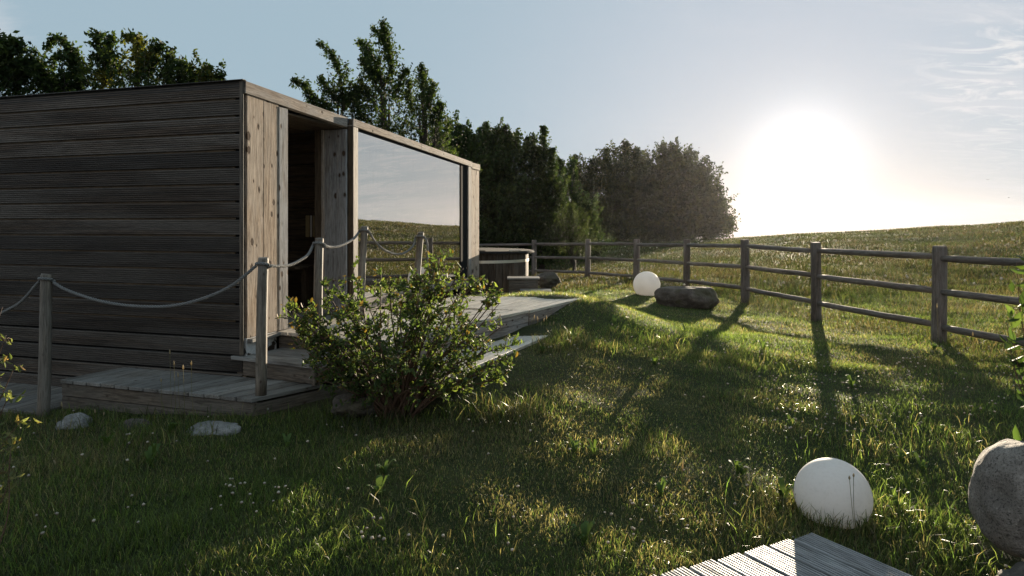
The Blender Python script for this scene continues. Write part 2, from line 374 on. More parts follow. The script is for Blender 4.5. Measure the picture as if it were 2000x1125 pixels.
def Hn(x, y):
    x = np.atleast_1d(np.asarray(x, float)); y = np.atleast_1d(np.asarray(y, float))
    n = len(TX); near = TW[n]+TW[n+1]*x+TW[n+2]*y
    for i in range(n):
        r2 = (x-TX[i, 0])**2+(y-TX[i, 1])**2; near = near+TW[i]*.5*r2*np.log(r2+1e-12)
    near = np.clip(near, -1.9, -.9)
    r = np.hypot(x, y); az = np.degrees(np.arctan2(x, y))
    elev = -.0186+(np.clip(az, -10, 62)-17.9)*.00113
    zc = elev*70
    far = -1.45+(zc+1.45)*sm(r, 8, 70)-.045*np.maximum(r-70, 0)
    far = np.maximum(far, -1.45-20)
    b = sm(r, 17, 30); z = near*(1-b)+far*b
    w = np.exp(-r/60)
    z = z+w*(.018*np.sin(x*3.1+1.3*np.sin(y*1.7))*np.sin(y*2.7+.9*np.sin(x*2.1))+.010*np.sin(x*7.3+y*2.2+2*np.sin(y*1.1))*np.sin(y*6.1-x*1.4))
    z = z+sm(r, 14, 40)*.10*np.sin(x*.55+np.sin(y*.31))*np.sin(y*.43+np.sin(x*.27))*np.exp(-np.maximum(r-60, 0)/20)
    return z
def H(x, y): return float(Hn(x, y)[0])

def build_ground():
    def axis(a, b, n, k):
        t = np.linspace(-1, 1, n); s = np.sinh(k*t)/math.sinh(k); return np.where(s < 0, s*a, s*b)
    xs = axis(340, 340, 281, 5.4)+.5; ys = axis(340, 340, 321, 5.4)+5
    X, Y = np.meshgrid(xs, ys); Z = Hn(X.ravel(), Y.ravel())
    V = np.stack([X.ravel(), Y.ravel(), Z], 1); nx, ny = len(xs), len(ys)
    i, j = np.meshgrid(np.arange(nx-1), np.arange(ny-1)); a = (j*nx+i).ravel()
    me = np_mesh('ground', V, np.stack([a, a+1, a+1+nx, a+nx], 1), k=4); smooth(me)
    o = mesh_obj('ground', me, MT['ground']); tag(o, 'lawn and rising meadow ground', kind='structure')
build_ground()

# ------------------------------------------------------------------ evening haze
def build_haze():
    m, n, L = newmat('haze_air'); v = n.new('ShaderNodeVolumePrincipled'); o = n.new('ShaderNodeOutputMaterial'); L.new(v.outputs[0], o.inputs[1])
    v.inputs['Color'].default_value = (.9, .9, .9, 1); v.inputs['Density'].default_value = HAZE; v.inputs['Anisotropy'].default_value = .72
    bm = bmesh.new(); bmesh.ops.create_cube(bm, size=1)
    for q in bm.verts: q.co = Vector((q.co.x*720, q.co.y*740+20, (q.co.z+.5)*36-26))
    tag(mesh_obj('haze', from_bm('haze', bm), m), 'thin golden evening haze', kind='stuff')
HAZE = .00006
build_haze()

# ------------------------------------------------------------------ sauna cabin
U = Vector((.29, .957, 0)).normalized(); NF = Vector((.957, -.29, 0)).normalized()     # along the front, out of the front
CN = Vector((-2.253, 5.73, 0)); UP = Vector((0, 0, 1))
def tpx(px):
    r = (px-1000)/F; return (-2.253-5.73*r)/(.957*r-.29)
def front(t, z, out=0): return CN+U*t+NF*out+UP*z
def topz(t): return 1.216-.0375*t
LEN = tpx(932); DEEP = 4.9; ZB = -1.55
def build_cabin():
    r = empty('sauna_cabin', CN+UP*ZB, 'low timber sauna cabin with dark ribbed cladding, open doorway and mirrored window', 'cabin')
    pitch = .1445; top = 1.212
    for i in range(19):
        z = top-pitch*i-pitch/2; w = .127
        p0 = CN-U*.0+UP*z-NF*.014; off = random.uniform(-.002, .002)
        board('plank', p0-U*off, p0-NF*(DEEP-.05)-U*off, w, .026, -U, MT['clad'], r, grooves=6)
    # dark backing behind the cladding joints
    board('wall_backing', CN+U*.032+UP*((top+ZB)/2)-NF*.03, CN+U*.032+UP*((top+ZB)/2)-NF*(DEEP-.06), top-ZB-.02, .04, -U, MT['rubber'], r, bev=0)
    board('corner_trim', front(-.012, ZB+.46, .0), front(-.012, top+.006, .0), .022, .03, (NF-U*.3), MT['fascia'], r)
    sb = bmesh.new()
    for i in range(19):
        z = top-pitch*i-pitch/2
        for dz in (-.036, .036):
            for s in (.075, 2.05, 2.07):
                if s == 2.07 and random.random() < .7: continue
                M = frame(CN-NF*s-U*.0005+UP*(z+dz+random.uniform(-.004, .004)), NF, -U)
                bmesh.ops.create_circle(sb, cap_ends=True, radius=.005, segments=6, matrix=M)
    tag(mesh_obj('screws', from_bm('screws', sb), MT['steel'], r), kind='stuff')
    # vertical boards left of the doorway
    zb = -.955
    edges = [tpx(482.5), tpx(515), tpx(545)]
    for a, b, m in ((edges[0], edges[1], 'pine'), (edges[1], edges[2], 'pine')):
        t = (a+b)/2; board('board', front(t, zb, 0), front(t, topz(t)-.10, 0), b-a-.004, .03, NF, MT[m], r)
    a, b = edges[2], tpx(562); t = (a+b)/2
    board('door_jamb', front(t, -.955, .004), front(t, topz(t)-.12, .004), b-a, .09, NF, MT['pinegrey'], r)
    # peeling white plinth under the boards
    t0, t1 = edges[0], tpx(541)
    board('plinth', front(t0, (-.957-1.16)/2, -.003), front(t1, (-.957-1.16)/2, -.003), .2, .12, NF, MT['peel'], r)
    # header beam over the doorway, its underside
    hb = .105; t1 = tpx(677)
    board('header_beam', front(.012, topz(.012)-hb/2, .012), front(t1, topz(t1)-hb/2, .012), hb, .06, NF, MT['beam'], r)
    # doorway recess
    d0, d1 = tpx(562), tpx(677)
    zc = topz(d1)-.125
    for k in range(5):
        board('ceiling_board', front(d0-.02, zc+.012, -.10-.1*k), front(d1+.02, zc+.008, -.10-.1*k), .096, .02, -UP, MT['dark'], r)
    board('door_lining', front(d1-.018, -.955, -.055), front(d1-.018, zc, -.055), .115, .03, -U, MT['pinegrey'], r)
    board('door_lining', front(d1-.012, -.955, -.19), front(d1-.012, zc, -.19), .15, .03, -U, MT['pinegrey'], r)
    board('door_frame', front(d1-.035, -.955, -.275), front(d1-.035, zc, -.275), .03, .05, -U, MT['beam'], r)
    board('door_frame', front(d1-.03, -.955, -.335), front(d1-.03, zc, -.335), .08, .05, -U, MT['dark'], r)
    # inner partition seen through the doorway: horizontal boards
    tb = d1+.55
    for k in range(16):
        z = -.88+k*.128
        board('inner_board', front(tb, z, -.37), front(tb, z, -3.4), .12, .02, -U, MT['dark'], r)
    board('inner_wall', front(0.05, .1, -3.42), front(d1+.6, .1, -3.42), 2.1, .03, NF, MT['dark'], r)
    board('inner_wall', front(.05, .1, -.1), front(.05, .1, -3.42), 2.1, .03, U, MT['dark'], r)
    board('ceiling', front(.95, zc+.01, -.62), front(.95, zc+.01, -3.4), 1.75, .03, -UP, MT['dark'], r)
    for k in range(12):
        board('floor_board', front(.05, -.962, -.02-.145*k), front(tb, -.962, -.02-.145*k), .138, .03, UP, MT['deck'], r)
    # window unit
    w0, w1 = tpx(683), tpx(933); wo = .045
    sw = tpx(692.5)-w0; zs = -.955
    g0 = tpx(693); g1 = tpx(898)
    win = board('window', front(w0+sw/2, zs, wo), front(w0+sw/2, topz(w0)-.085, wo), sw, .16, NF, MT['post'], r)   # left stile
    def topb(a, b, nm, m): board(nm, front(a, topz(a)-.0415, wo+.004), front(b, topz(b)-.0415, wo+.004), .083, .17, NF, MT[m], win)
    sp = tpx(817); topb(w0-.005, sp-.002, 'top_rail', 'beam'); topb(sp+.002, tpx(917), 'top_rail', 'beam')
    board('side_cheek', front(w0-.006, zs, wo-.08), front(w0-.006, topz(w0)-.003, wo-.08), .155, .012, -U, MT['dark'], win)
    # inner dark frame and the pane
    zt0, zt1 = topz(g0)-.105, topz(g1)-.105
    board('inner_frame', front(g0, zt0+.012, wo-.02), front(g1+.1, zt1+.012, wo-.02), .032, .05, NF, MT['rubber'], win)
    board('inner_frame', front(g1+.13, zs, wo-.022), front(g1+.13, zt1+.03, wo-.022), tpx(910)-g1+.02, .05, NF, MT['rubber'], win)
    board('sill', front(g0, -.89, wo+.01), front(tpx(910), -.89, wo+.01), .13, .1, NF, MT['beam'], win)
    bm = bmesh.new(); q = [(0, -.84), (g1-g0, -.84), (g1-g0, zt1), (0, zt0)]; fr = []
    for zz in (0, -.012): fr.append([bm.verts.new((a, b, zz)) for a, b in q])
    bm.faces.new(fr[0]); bm.faces.new(fr[1][::-1])
    for i in range(4): bm.faces.new((fr[0][i], fr[1][i], fr[1][(i+1)%4], fr[0][(i+1)%4]))
    bmesh.ops.recalc_face_normals(bm, faces=bm.faces)
    mesh_obj('pane', from_bm('pane', bm), MT['mirror'], win, frame(front(g0, 0, wo-.035), U, NF))
    a, b = tpx(910), tpx(916); t = (a+b)/2
    board('window_stile', front(t, zs, wo), front(t, topz(t)-.085, wo), b-a, .1, NF, MT['beam'], r)
    a, b = tpx(917), LEN; c_ = (a+b)/2
    w = (b-a)/2
    board('board', front(a+w/2, zs, wo-.01), front(a+w/2, topz(t)-.11, wo-.01), w-.003, .04, NF, MT['pine'], r)
    board('board', front(b-w/2, zs, wo-.01), front(b-w/2, topz(t)-.11, wo-.01), w-.003, .04, NF, MT['pine'], r)
    board('corner_cap', front(a-.01, topz(b)-.045, wo+.004), front(b+.01, topz(b)-.045, wo+.004), .1, .05, NF, MT['beam'], r)
    # far end wall, back wall, roof
    board('end_wall', front(LEN, -.25, wo-.06), front(LEN, -.25, -DEEP), 2.4, .05, U, MT['clad'], r)
    board('back_wall', front(.04, -.25, -DEEP+.02), front(LEN-.06, -.25, -DEEP+.02), 2.4, .05, -NF, MT['clad'], r)
    bm = bmesh.new(); vs = []
    for t, zz in ((.002, topz(0)), (LEN, topz(LEN))):
        for o_ in (-.002, -DEEP):
            for dz in (-.05, .0): vs.append(bm.verts.new(front(t, zz+dz-.002, o_)-CN-UP*ZB))
    bmesh.ops.convex_hull(bm, input=vs); mesh_obj('roof', from_bm('roof', bm), MT['roof'], r)
    board('roof_edge', front(-.014, top+.009, .02), front(-.014, top+.009, -DEEP), .05, .008, UP, MT['clad'], r)
    # bench inside
    b = empty('sauna_bench', front(1.5, -.95, -2.2), 'slatted wooden bench in the dark inside of the cabin', 'bench')
    for k in range(4): board('slat', front(d1+.35-.12*k, -.45, -.6), front(d1+.35-.12*k, -.45, -3.2), .1, .03, UP, MT['dark'], b)
    for o_ in (-.7, -2.2): board('leg', front(d1+.25, -.955, o_), front(d1+.25, -.482, o_), .06, .3, -U, MT['dark'], b)
    # wall lamp with shade slats
    lp = P(613, 441, 7.9); l = empty('wall_lamp', lp, 'small wall lamp with pale wooden shade slats inside the doorway', 'lamp')
    for dx, m, w in ((-.075, 'lampy', .05), (-.035, 'lampw', .02), (.0, 'lampy', .035), (.045, 'lampw', .018), (.07, 'lampy', .02)):
        board('shade_slat', lp+NF*dx*0+Vector((dx, 0, -.13)), lp+Vector((dx, 0, .12)), w, .012, (-.3, -1, 0), MT[m], l)
    board('back_plate', lp+Vector((0, .03, -.10)), lp+Vector((0, .03, .10)), .14, .02, (-.3, -1, 0), MT['dark'], l)
build_cabin()

# ------------------------------------------------------------------ decks and steps
def lerp(a, b, t): return Vector(a)+(Vector(b)-Vector(a))*t
def plank_field(parent, A, B, Cc, D, n, T, mat, gap=.006, fan=None):
    """A-B front edge, D-C back edge; planks run front to back"""
    for i in range(n):
        g = gap*.5/((B-A).length/n)/n
        a, b = i/n+g, (i+1)/n-g; dz = UP*random.uniform(-.0015, .0015)
        prism('plank', [lerp(A, B, a)+dz, lerp(A, B, b)+dz, lerp(D, Cc, b)+dz, lerp(D, Cc, a)+dz], T, mat, parent)
def bolt(p, nrm, parent, r=.009):
    bm = bmesh.new(); bmesh.ops.create_uvsphere(bm, u_segments=8, v_segments=5, radius=r)
    for v in bm.verts: v.co.z *= .5
    mesh_obj('bolt', from_bm('bolt', bm, True), MT['steel'], parent, frame(p, Vector(nrm).cross(UP), nrm))
def V3(x, y, z): return Vector((x, y, z))
def build_decks():
    # lower entrance platform
    z = -1.266; A = V3(-3.718, 5.607, z); B = V3(-1.894, 4.98, z); Cc = V3(-1.50, 5.46, z); D = V3(-3.47, 6.10, z)
    r = empty('entrance_platform', A-UP*.27, 'low grey boarded platform along the dark cabin wall', 'platform')
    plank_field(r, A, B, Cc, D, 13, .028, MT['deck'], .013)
    fn = Vector((B-A)).cross(UP).normalized()
    dn = UP*.032
    i1 = .02
    board('fascia', A-dn-UP*.055-fn*i1, B-dn-UP*.055-fn*i1, .10, .04, fn, MT['fascia'], r)
    board('fascia', A-dn-UP*.165-fn*(i1+.002), B-dn-UP*.165-fn*(i1+.002), .11, .04, fn, MT['fascia'], r)
    rn = (Cc-B).cross(UP).normalized(); E = B-dn-UP*.10
    board('fascia', E-rn*.012-fn*.01, E+(Cc-B).normalized()*1.1-rn*.012-fn*.01, .17, .035, rn, MT['fascia'], r)
    ln = -(D-A).normalized().cross(UP); 
    board('fascia', A-dn-UP*.1+fn*-.03-ln*.01, D-dn-UP*.1-ln*.01, .17, .035, ln, MT['fascia'], r)
    q = (Cc-B).normalized()
    bolt(E+q*.13+UP*.03-rn*.008, rn, r); bolt(E+q*.13-UP*.035-rn*.008, rn, r)
    bolt(B-dn-UP*.12-q*0+(A-B).normalized()*.085-fn*.018, fn, r)
    # left lower platform beyond the first post
    z = -1.495; A2 = V3(-5.4, 5.95, z); B2 = V3(-3.80, 5.46, z); C2 = V3(-3.52, 6.16, z); D2 = V3(-5.1, 6.64, z)
    r2 = empty('side_platform', A2-UP*.1, 'shaded grey boarded platform left of the entrance platform', 'platform')
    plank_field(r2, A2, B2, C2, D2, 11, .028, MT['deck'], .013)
    f2 = (B2-A2).cross(UP).normalized(); board('fascia', A2-UP*.085-f2*.02, B2-UP*.085-f2*.02, .10, .04, f2, MT['fascia'], r2)
    # middle step at the cabin corner: boards run across
    z = -1.100
    L0 = V3(-2.372, 5.755, z); R0 = V3(-1.575, 5.375, z); bk = V3(.23, .62, 0)
    r3 = empty('middle_step', L0-UP*.166, 'wide grey wooden step at the cabin corner, one tread above the platform', 'step')
    for k in range(4):
        a = L0+bk*(k/4)+UP*random.uniform(-.001, .001); b = R0+bk*(k/4)+UP*random.uniform(-.001, .001)
        if k: a = a+(R0-L0).normalized()*.14
        s_ = bk*.244
        prism('plank', [a, a+s_, b+s_, b], .03, MT['deck'], r3, xdir=b-a)
    n3 = (R0-L0).cross(UP).normalized(); u3 = (R0-L0).normalized()
    board('riser', L0+u3*.035-UP*.098-n3*.035, R0+u3*.045-UP*.098-n3*.035, .13, .035, n3, MT['fascia'], r3)
    sr = bk.cross(UP).normalized()
    board('side_panel', R0+u3*.03-UP*.098, R0+u3*.03+bk*1.7-UP*.098, .13, .035, sr, MT['fascia'], r3)
    bolt(R0-u3*.05-UP*.115-n3*.033, n3, r3)
    # main terrace along the front: planks run along the length
    z = -.959
    A = V3(-2.121, 6.16, z); B = V3(-1.095, 5.64, z); Cc = V3(.203, 7.72, z)
    D = front(2.17, z, .05)            # on the cabin wall, level with C
    r4 = empty('terrace_deck', (A+Cc)/2-UP*.3, 'main grey terrace deck under the mirrored window, behind the bush', 'deck')
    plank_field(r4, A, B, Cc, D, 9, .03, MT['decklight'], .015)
    n4 = (B-A).cross(UP).normalized(); board('riser', A+n4*-.02-UP*.09, B-n4*.02-UP*.09, .115, .035, n4, MT['fascia'], r4)
    n5 = (Cc-B).cross(UP).normalized()
    board('fascia', B-n5*.02-UP*.086, Cc-n5*.02-UP*.086, .105, .035, n5, MT['beam'], r4)  # terrace fascias in paler wood: warm light put into their colour
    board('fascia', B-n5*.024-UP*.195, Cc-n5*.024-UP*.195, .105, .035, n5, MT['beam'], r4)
    # far terrace, a finger lower, boards along the view
    z = -.963
    A5 = V3(-1.25, 8.17, z); B5 = V3(.215, 7.735, z); C5 = V3(.925, 9.03, z); D5 = V3(-.75, 9.35, z)
    r5 = empty('far_deck', (A5+C5)/2-UP*.3, 'sunlit pale deck beyond the terrace, in front of the hot tub', 'deck')
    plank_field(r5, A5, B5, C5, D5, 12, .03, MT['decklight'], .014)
    n6 = (C5-B5).cross(UP).normalized()
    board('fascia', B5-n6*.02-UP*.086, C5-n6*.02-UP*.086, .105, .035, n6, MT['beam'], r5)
    board('fascia', B5-n6*.024-UP*.19, C5-n6*.024-UP*.19, .10, .035, n6, MT['fascia'], r5)
    # low walkway beside the terrace
    z = -1.18
    A6 = V3(-1.25, 5.32, z); B6 = V3(-.56, 5.16, z); C6 = V3(.60, 7.78, z); D6 = V3(.26, 7.62, z)
    r6 = empty('low_walkway', (A6+C6)/2-UP*.1, 'low pale walkway boards between the terrace side and the lawn', 'walkway')
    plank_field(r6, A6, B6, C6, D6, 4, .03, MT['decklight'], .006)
    n7 = (C6-B6).cross(UP).normalized(); board('edge_board', B6-n7*.01-UP*.07, C6-n7*.01-UP*.07, .07, .03, n7, MT['fascia'], r6)
    # ribbed boards in the right foreground
    z = -1.50; ap = V3(1.478, 3.333, z); du = Vector((-.882, -.414, 0)).normalized(); dv = Vector((.252, -.414, 0)).normalized()
    r7 = empty('ribbed_deck', ap-UP*.1, 'grey ribbed deck boards in the near right foreground', 'deck')
    for k in range(12):
        a = ap+du*(.157*(k+.5)+.0)+UP*random.uniform(-.002, .002)
        w = .149
        # ends follow the outer edge, which is not square to the boards
        board('plank', a, a+dv*2.2, .139, .03, UP, MT['ribbed'], r7, grooves=7)
    e = du.cross(UP); board('joist', ap+du*.01+UP*-.032+dv*.05, ap+du*1.85+UP*-.032+dv*.05, .04, .08, UP, MT['fascia'], r7)
    board('joist', ap+du*.01+UP*-.032+dv*1.9, ap+du*1.85+UP*-.032+dv*1.9, .04, .08, UP, MT['fascia'], r7)
build_decks()

# ------------------------------------------------------------------ rope barrier
POSTS = []
def rope_post(base, top, rad, label):
    base = Vector(base); top = Vector(top); ax = top-base; Ln = ax.length
    bm = bmesh.new(); n = 14; rs = []
    pts = []; rr = []
    for k in range(9):
        t = k/8; pts.append((t*Ln*.985, math.sin(t*5+base.x)*.0025, math.cos(t*4+base.x)*.0025)); rr.append(rad*(1.06-.1*t))
    pts.append((Ln, 0, 0)); rr.append(rad*.90)
    tube(bm, pts, rr, n)
    o = mesh_obj('rope_post', from_bm('rope_post', bm, False), MT['post'], None, frame(base, ax, (0, -1, 0)))
    for p in o.data.polygons: p.use_smooth = len(p.vertices) == 4
    tag(o, label, 'post', 'posts of the rope barrier'); POSTS.append((base, top, rad)); return o
rope_post((-3.717, 5.41, -1.56), (-3.685, 5.41, -.386), .043, 'thick round rope post left of the entrance platform, leftmost of the row')
rope_post((-1.878, 5.10, -1.266), (-1.858, 5.10, -.241), .039, 'round rope post standing on the front corner of the entrance platform')
rope_post((-1.69, 5.93, -1.098), (-1.675, 5.93, -.111), .038, 'round rope post in front of the open doorway')
rope_post((-1.545, 6.92, -.959), (-1.495, 6.92, -.014), .037, 'leaning rope post where the doorway meets the mirrored window')
rope_post((-1.11, 7.8, -.959), (-1.045, 7.8, -.08), .038, 'rope post before the mirrored window, furthest of the row')
def strand_rope(pts, r, name='rope', label=None):
    pts = catmull(pts, 10); s = 0.; bm = bmesh.new(); n = len(pts)
    # resample evenly
    seg = [0]
    for a, b in zip(pts, pts[1:]): seg.append(seg[-1]+(b-a).length)
    tot = seg[-1]; m = max(12, int(tot/.011)); q = []; j = 0
    for i in range(m+1):
        d = tot*i/m
        while j < n-2 and seg[j+1] < d: j += 1
        q.append(pts[j].lerp(pts[j+1], (d-seg[j])/max(1e-9, seg[j+1]-seg[j])))
    for k in range(3):
        sp = []
        for i, p in enumerate(q):
            t = (q[min(i+1, m)]-q[max(i-1, 0)]).normalized(); a = (UP-t*UP.dot(t)); a = a.normalized() if a.length > .05 else Vector((1, 0, 0)); b = t.cross(a)
            ph = i*.011/.07*2*math.pi+k*2*math.pi/3
            sp.append(p+(a*math.cos(ph)+b*math.sin(ph))*r*.58)
        tube(bm, sp, r*.5, 5)
    return from_bm(name, bm, True)
def at_post(i, drop):
    b, t, r = POSTS[i]; ax = (b-t).normalized(); return t+ax*drop
def loop(i, drop, rr=.011):
    c = at_post(i, drop); R = POSTS[i][2]+rr*.8; pts = []
    for k in range(13):
        a = -math.pi*.1+k/12*math.pi*2.05
        pts.append(c+Vector((math.cos(a)*R, math.sin(a)*R, .012*math.cos(a+2)+.010*(k/12))))
    return pts
def sag(a, b, d, n=9, skew=0):
    out = []
    for k in range(n+1):
        t = k/n; out.append(a.lerp(b, t)-UP*d*4*t*(1-t)*(1+skew*(t-.5)))
    return out
RR = .0125
def rope_span(pts, loops, label):
    o = mesh_obj('rope', strand_rope(pts, RR), MT['rope'], None); tag(o, label, 'rope', 'sagging ropes of the barrier')
    for l in loops:
        mesh_obj('rope_loop', strand_rope(l, RR*.95, 'rope_loop'), MT['rope'], o)
def side(i, drop, s):
    c = at_post(i, drop); return c+Vector((s*(POSTS[i][2]+.012), -.005, 0))
rope_span([V3(-5.6, 5.9, -1.0)]+[P(-40, 640, 5.8), P(0, 613, 5.72), P(40, 590, 5.6), side(0, .055, -1)], [loop(0, .05)], 'grey twisted rope running off to the left edge from the leftmost post')
a = side(0, .065, 1); b = side(1, .062, -1)
rope_span([a, P(130, 566, 5.38), P(185, 585, 5.32), P(240, 595.5, 5.28), P(300, 599, 5.24), P(350, 595, 5.2), P(405, 580, 5.17), P(455, 556, 5.14), b], [loop(1, .06)], 'long grey rope sagging across the dark cladding between the two nearest posts')
a = side(1, .062, 1); b = side(2, .06, -1)
rope_span([a, P(545, 520, 5.25), P(565, 518, 5.45), P(585, 509, 5.62), P(602, 497, 5.78), b], [loop(2, .058)], 'grey rope rising from the platform corner post to the doorway post')
a = side(2, .065, 1); b = side(3, .05, -1)
rope_span([a, P(645, 482.5, 6.1), P(663, 480.5, 6.3), P(680, 473, 6.55), P(693, 464, 6.75), b], [loop(3, .048)], 'grey rope between the doorway post and the leaning post')
a = side(3, .05, 1); b = side(4, .06, -1)
rope_span([a, P(732, 471, 7.05), P(745, 484, 7.2), P(760, 492.5, 7.35), P(776, 496.5, 7.5), P(792, 493, 7.62), P(806, 481, 7.72), b], [loop(4, .058)], 'grey rope sagging in front of the mirrored window')
c = side(4, .06, 1); rope_span([c, c+V3(.022, 0, -.03), c+V3(.036, 0, -.12), c+V3(.036, 0, -.3), c+V3(.02, 0, -.46)], [], 'loose rope end hanging down the furthest post')

# ------------------------------------------------------------------ post and rail fence
FP = [(5.75, 3.0), (5.35, 5.6), (5.06, 8.1), (4.77, 10.7), (4.48, 13.1), (3.91, 15.3), (3.17, 17.4), (2.15, 19.4), (.68, 21.0), (-1.3, 21.8), (-3.6, 22.2)]
FT = [-.22, -.23, -.243, -.265, -.265, -.31, -.35, -.39, -.45, -.50, -.5]
def build_fence():
    r = empty('rail_fence', (FP[3][0], FP[3][1], H(*FP[3])), 'long brown post and rail fence between lawn and meadow', 'fence')
    rails = []
    for i, ((x, y), zt) in enumerate(zip(FP, FT)):
        zb = H(x, y)-.25; h = zt-zb; bm = bmesh.new()
        lx = random.uniform(-.012, .012)
        pts = [(0, 0, 0), (h*.3, .002, .004), (h*.6, -.003, .002), (h*.985, 0, 0), (h, 0, 0)]
        R = random.uniform(.074, .082); tube(bm, pts, [R*1.06, R*1.03, R, R*.98, R*.86], 16)
        me = from_bm('post', bm)
        for p in me.polygons: p.use_smooth = len(p.vertices) == 4
        mesh_obj('post', me, MT['fence'], r, frame((x, y, zb), (lx, 0, 1), (0, -1, 0)))
    offs = (-.135, -.53, -.945)
    for i in range(len(FP)-1):
        for o_ in offs:
            a = Vector((*FP[i], FT[i]+o_+random.uniform(-.012, .012))); b = Vector((*FP[i+1], FT[i+1]+o_+random.uniform(-.012, .012)))
            d = b-a; nrm = Vector((-d.y, d.x, 0)).normalized(); Ln = d.length; bm = bmesh.new(); pts = []; rr = []
            for k in range(9):
                t = k/8; pts.append((t*Ln, random.uniform(-.004, .004), random.uniform(-.004, .004)-.003*math.sin(math.pi*t))); rr.append((.034 if k in (0, 8) else .041)*random.uniform(.97, 1.03))
            tube(bm, pts, rr, 10); mesh_obj('rail', from_bm('rail', bm, True), MT['fence'], r, frame(a, d, (0, 0, 1)))
build_fence()

# ------------------------------------------------------------------ hot tub and its steps
def build_tub():
    cx, cy, R = -.60, 12.6, .90; zb, zt = -1.40, -.51
    r = empty('hot_tub', (cx, cy, zb), 'round wooden hot tub with a pale metal band, behind the cabin end', 'hot tub')
    n = 44
    for k in range(n):
        a = 2*math.pi*k/n; nn = Vector((math.cos(a), math.sin(a), 0)); p = Vector((cx, cy, 0))+nn*R
        board('stave', (p.x, p.y, zb), (p.x, p.y, zt), 2*math.pi*R/n-.006, .04, nn, MT['tub'], r)
    def ring(name, z, h, ro, ri, m):
        bm = bmesh.new(); N_ = 64; L4 = []
        for k in range(N_):
            a = 2*math.pi*k/N_; c, s = math.cos(a), math.sin(a)
            L4.append([bm.verts.new((c*q, s*q, zz)) for q, zz in ((ri, 0), (ro, 0), (ro, h), (ri, h))])
        for k in range(N_):
            a, b = L4[k], L4[(k+1)%N_]
            for j in range(4): bm.faces.new((a[j], b[j], b[(j+1)%4], a[(j+1)%4]))
        mesh_obj(name, from_bm(name, bm, False), m, r, Matrix.Translation((cx, cy, z)))
    ring('band', -.655, .048, R+.008, R-.002, MT['band']); ring('band', -1.22, .045, R+.008, R-.002, MT['band'])
    ring('rim', zt, .03, R+.05, R-.1, MT['tub'])
    bm = bmesh.new(); bmesh.ops.create_cone(bm, cap_ends=True, segments=48, radius1=R+.10, radius2=R+.06, depth=.035)
    mesh_obj('lid', from_bm('lid', bm), MT['rubber'], r, Matrix.Translation((cx+.02, cy, zt+.05))@Matrix.Rotation(.012, 4, 'Y'))
    board('lid_handle', (cx+.55, cy-.75, zt+.085), (cx+.75, cy-.72, zt+.085), .04, .02, UP, MT['band'], r)
    board('lid_handle', (cx-.2, cy-.85, zt+.08), (cx+.15, cy-.86, zt+.08), .03, .015, UP, MT['post'], r)
    # steps
    g = H(.2, 11.2); s = empty('tub_steps', (.15, 11.3, g), 'small two-tread wooden steps beside the hot tub', 'steps')
    def bx(nm, x0, x1, y0, y1, z0, z1, m): 
        board(nm, ((x0), (y0+y1)/2, z1), (x1, (y0+y1)/2, z1), y1-y0, z1-z0, UP, m, s)
    bx('tread', -.08, .45, 11.1, 11.55, -.885, -.86, MT['deck']); bx('box', -.05, .42, 11.13, 11.52, g-.05, -.886, MT['fascia'])
    bx('tread', .13, .62, 10.75, 11.09, -1.055, -1.03, MT['deck']); bx('box', .15, .60, 10.78, 11.12, g-.08, -1.056, MT['fascia'])
build_tub()

# ------------------------------------------------------------------ rocks, globes, birds
def rock_obj(name, c, size, mat, label, cat='rock', seed=0, rough=.22, flat=0., rz=0, group=None):
    bm = bmesh.new(); bmesh.ops.create_icosphere(bm, subdivisions=5, radius=1)
    for v in bm.verts:
        p = v.co.copy(); s = Vector((seed*3.1, seed*1.7, seed))
        d = noise.noise(p*1.1+s)*rough*1.6+noise.noise(p*2.6+s)*rough*.7+noise.noise(p*7+s)*rough*.18+noise.noise(p*18+s)*rough*.05
        p = p*(1+d)
        if flat: 
            m = 1-flat
            if p.z > m: p.z = m+(p.z-m)*.25
        v.co = Vector((p.x*size[0], p.y*size[1], p.z*size[2]))
    me = from_bm(name, bm, True); o = mesh_obj(name, me, mat, None, Matrix.Translation(Vector(c))@Matrix.Rotation(rz, 4, 'Z'))
    return tag(o, label, cat, group)
rock_obj('boulder', P(2015, 968, 3.25), (.255, .24, .275), MT['granite'], 'big rounded speckled granite boulder at the right edge', 'boulder', 3, .11)
rock_obj('rock', P(2030, 1130, 2.95)+V3(0, 0, -.05), (.17, .14, .10), MT['darkrock'], 'dark low rock below the granite boulder', seed=9)
rock_obj('rock', P(1341, 581, 12.2), (.50, .33, .27), MT['brownrock'], 'long brown mossy rock beside the distant white globe', seed=2, flat=.35, rough=.16)
rock_obj('rock', P(418, 838, 4.72)+V3(0, 0, -.02), (.175, .12, .10), MT['palerock'], 'pale flat stone near the platform corner', seed=6, flat=.5, rough=.3)
rock_obj('rock', P(268, 850, 5.0)+V3(0, 0, -.03), (.18, .13, .12), MT['darkrock'], 'dark domed stone before the platform front, middle of three', seed=12)
rock_obj('rock', P(146, 830, 5.1), (.11, .10, .08), MT['palerock'], 'small pale stone beside the leftmost rope post', seed=15)
rock_obj('rock', P(690, 792, 5.05), (.16, .12, .085), MT['darkrock'], 'grey stone under the left side of the bush', seed=21)
rock_obj('rock', P(1088, 632, 8.3), (.22, .16, .10), MT['darkrock'], 'dark rounded stone at the tip of the low walkway', seed=25)
rock_obj('rock', P(1068, 548, 13.4), (.24, .2, .15), MT['darkrock'], 'dark stone to the right of the hot tub', seed=28)
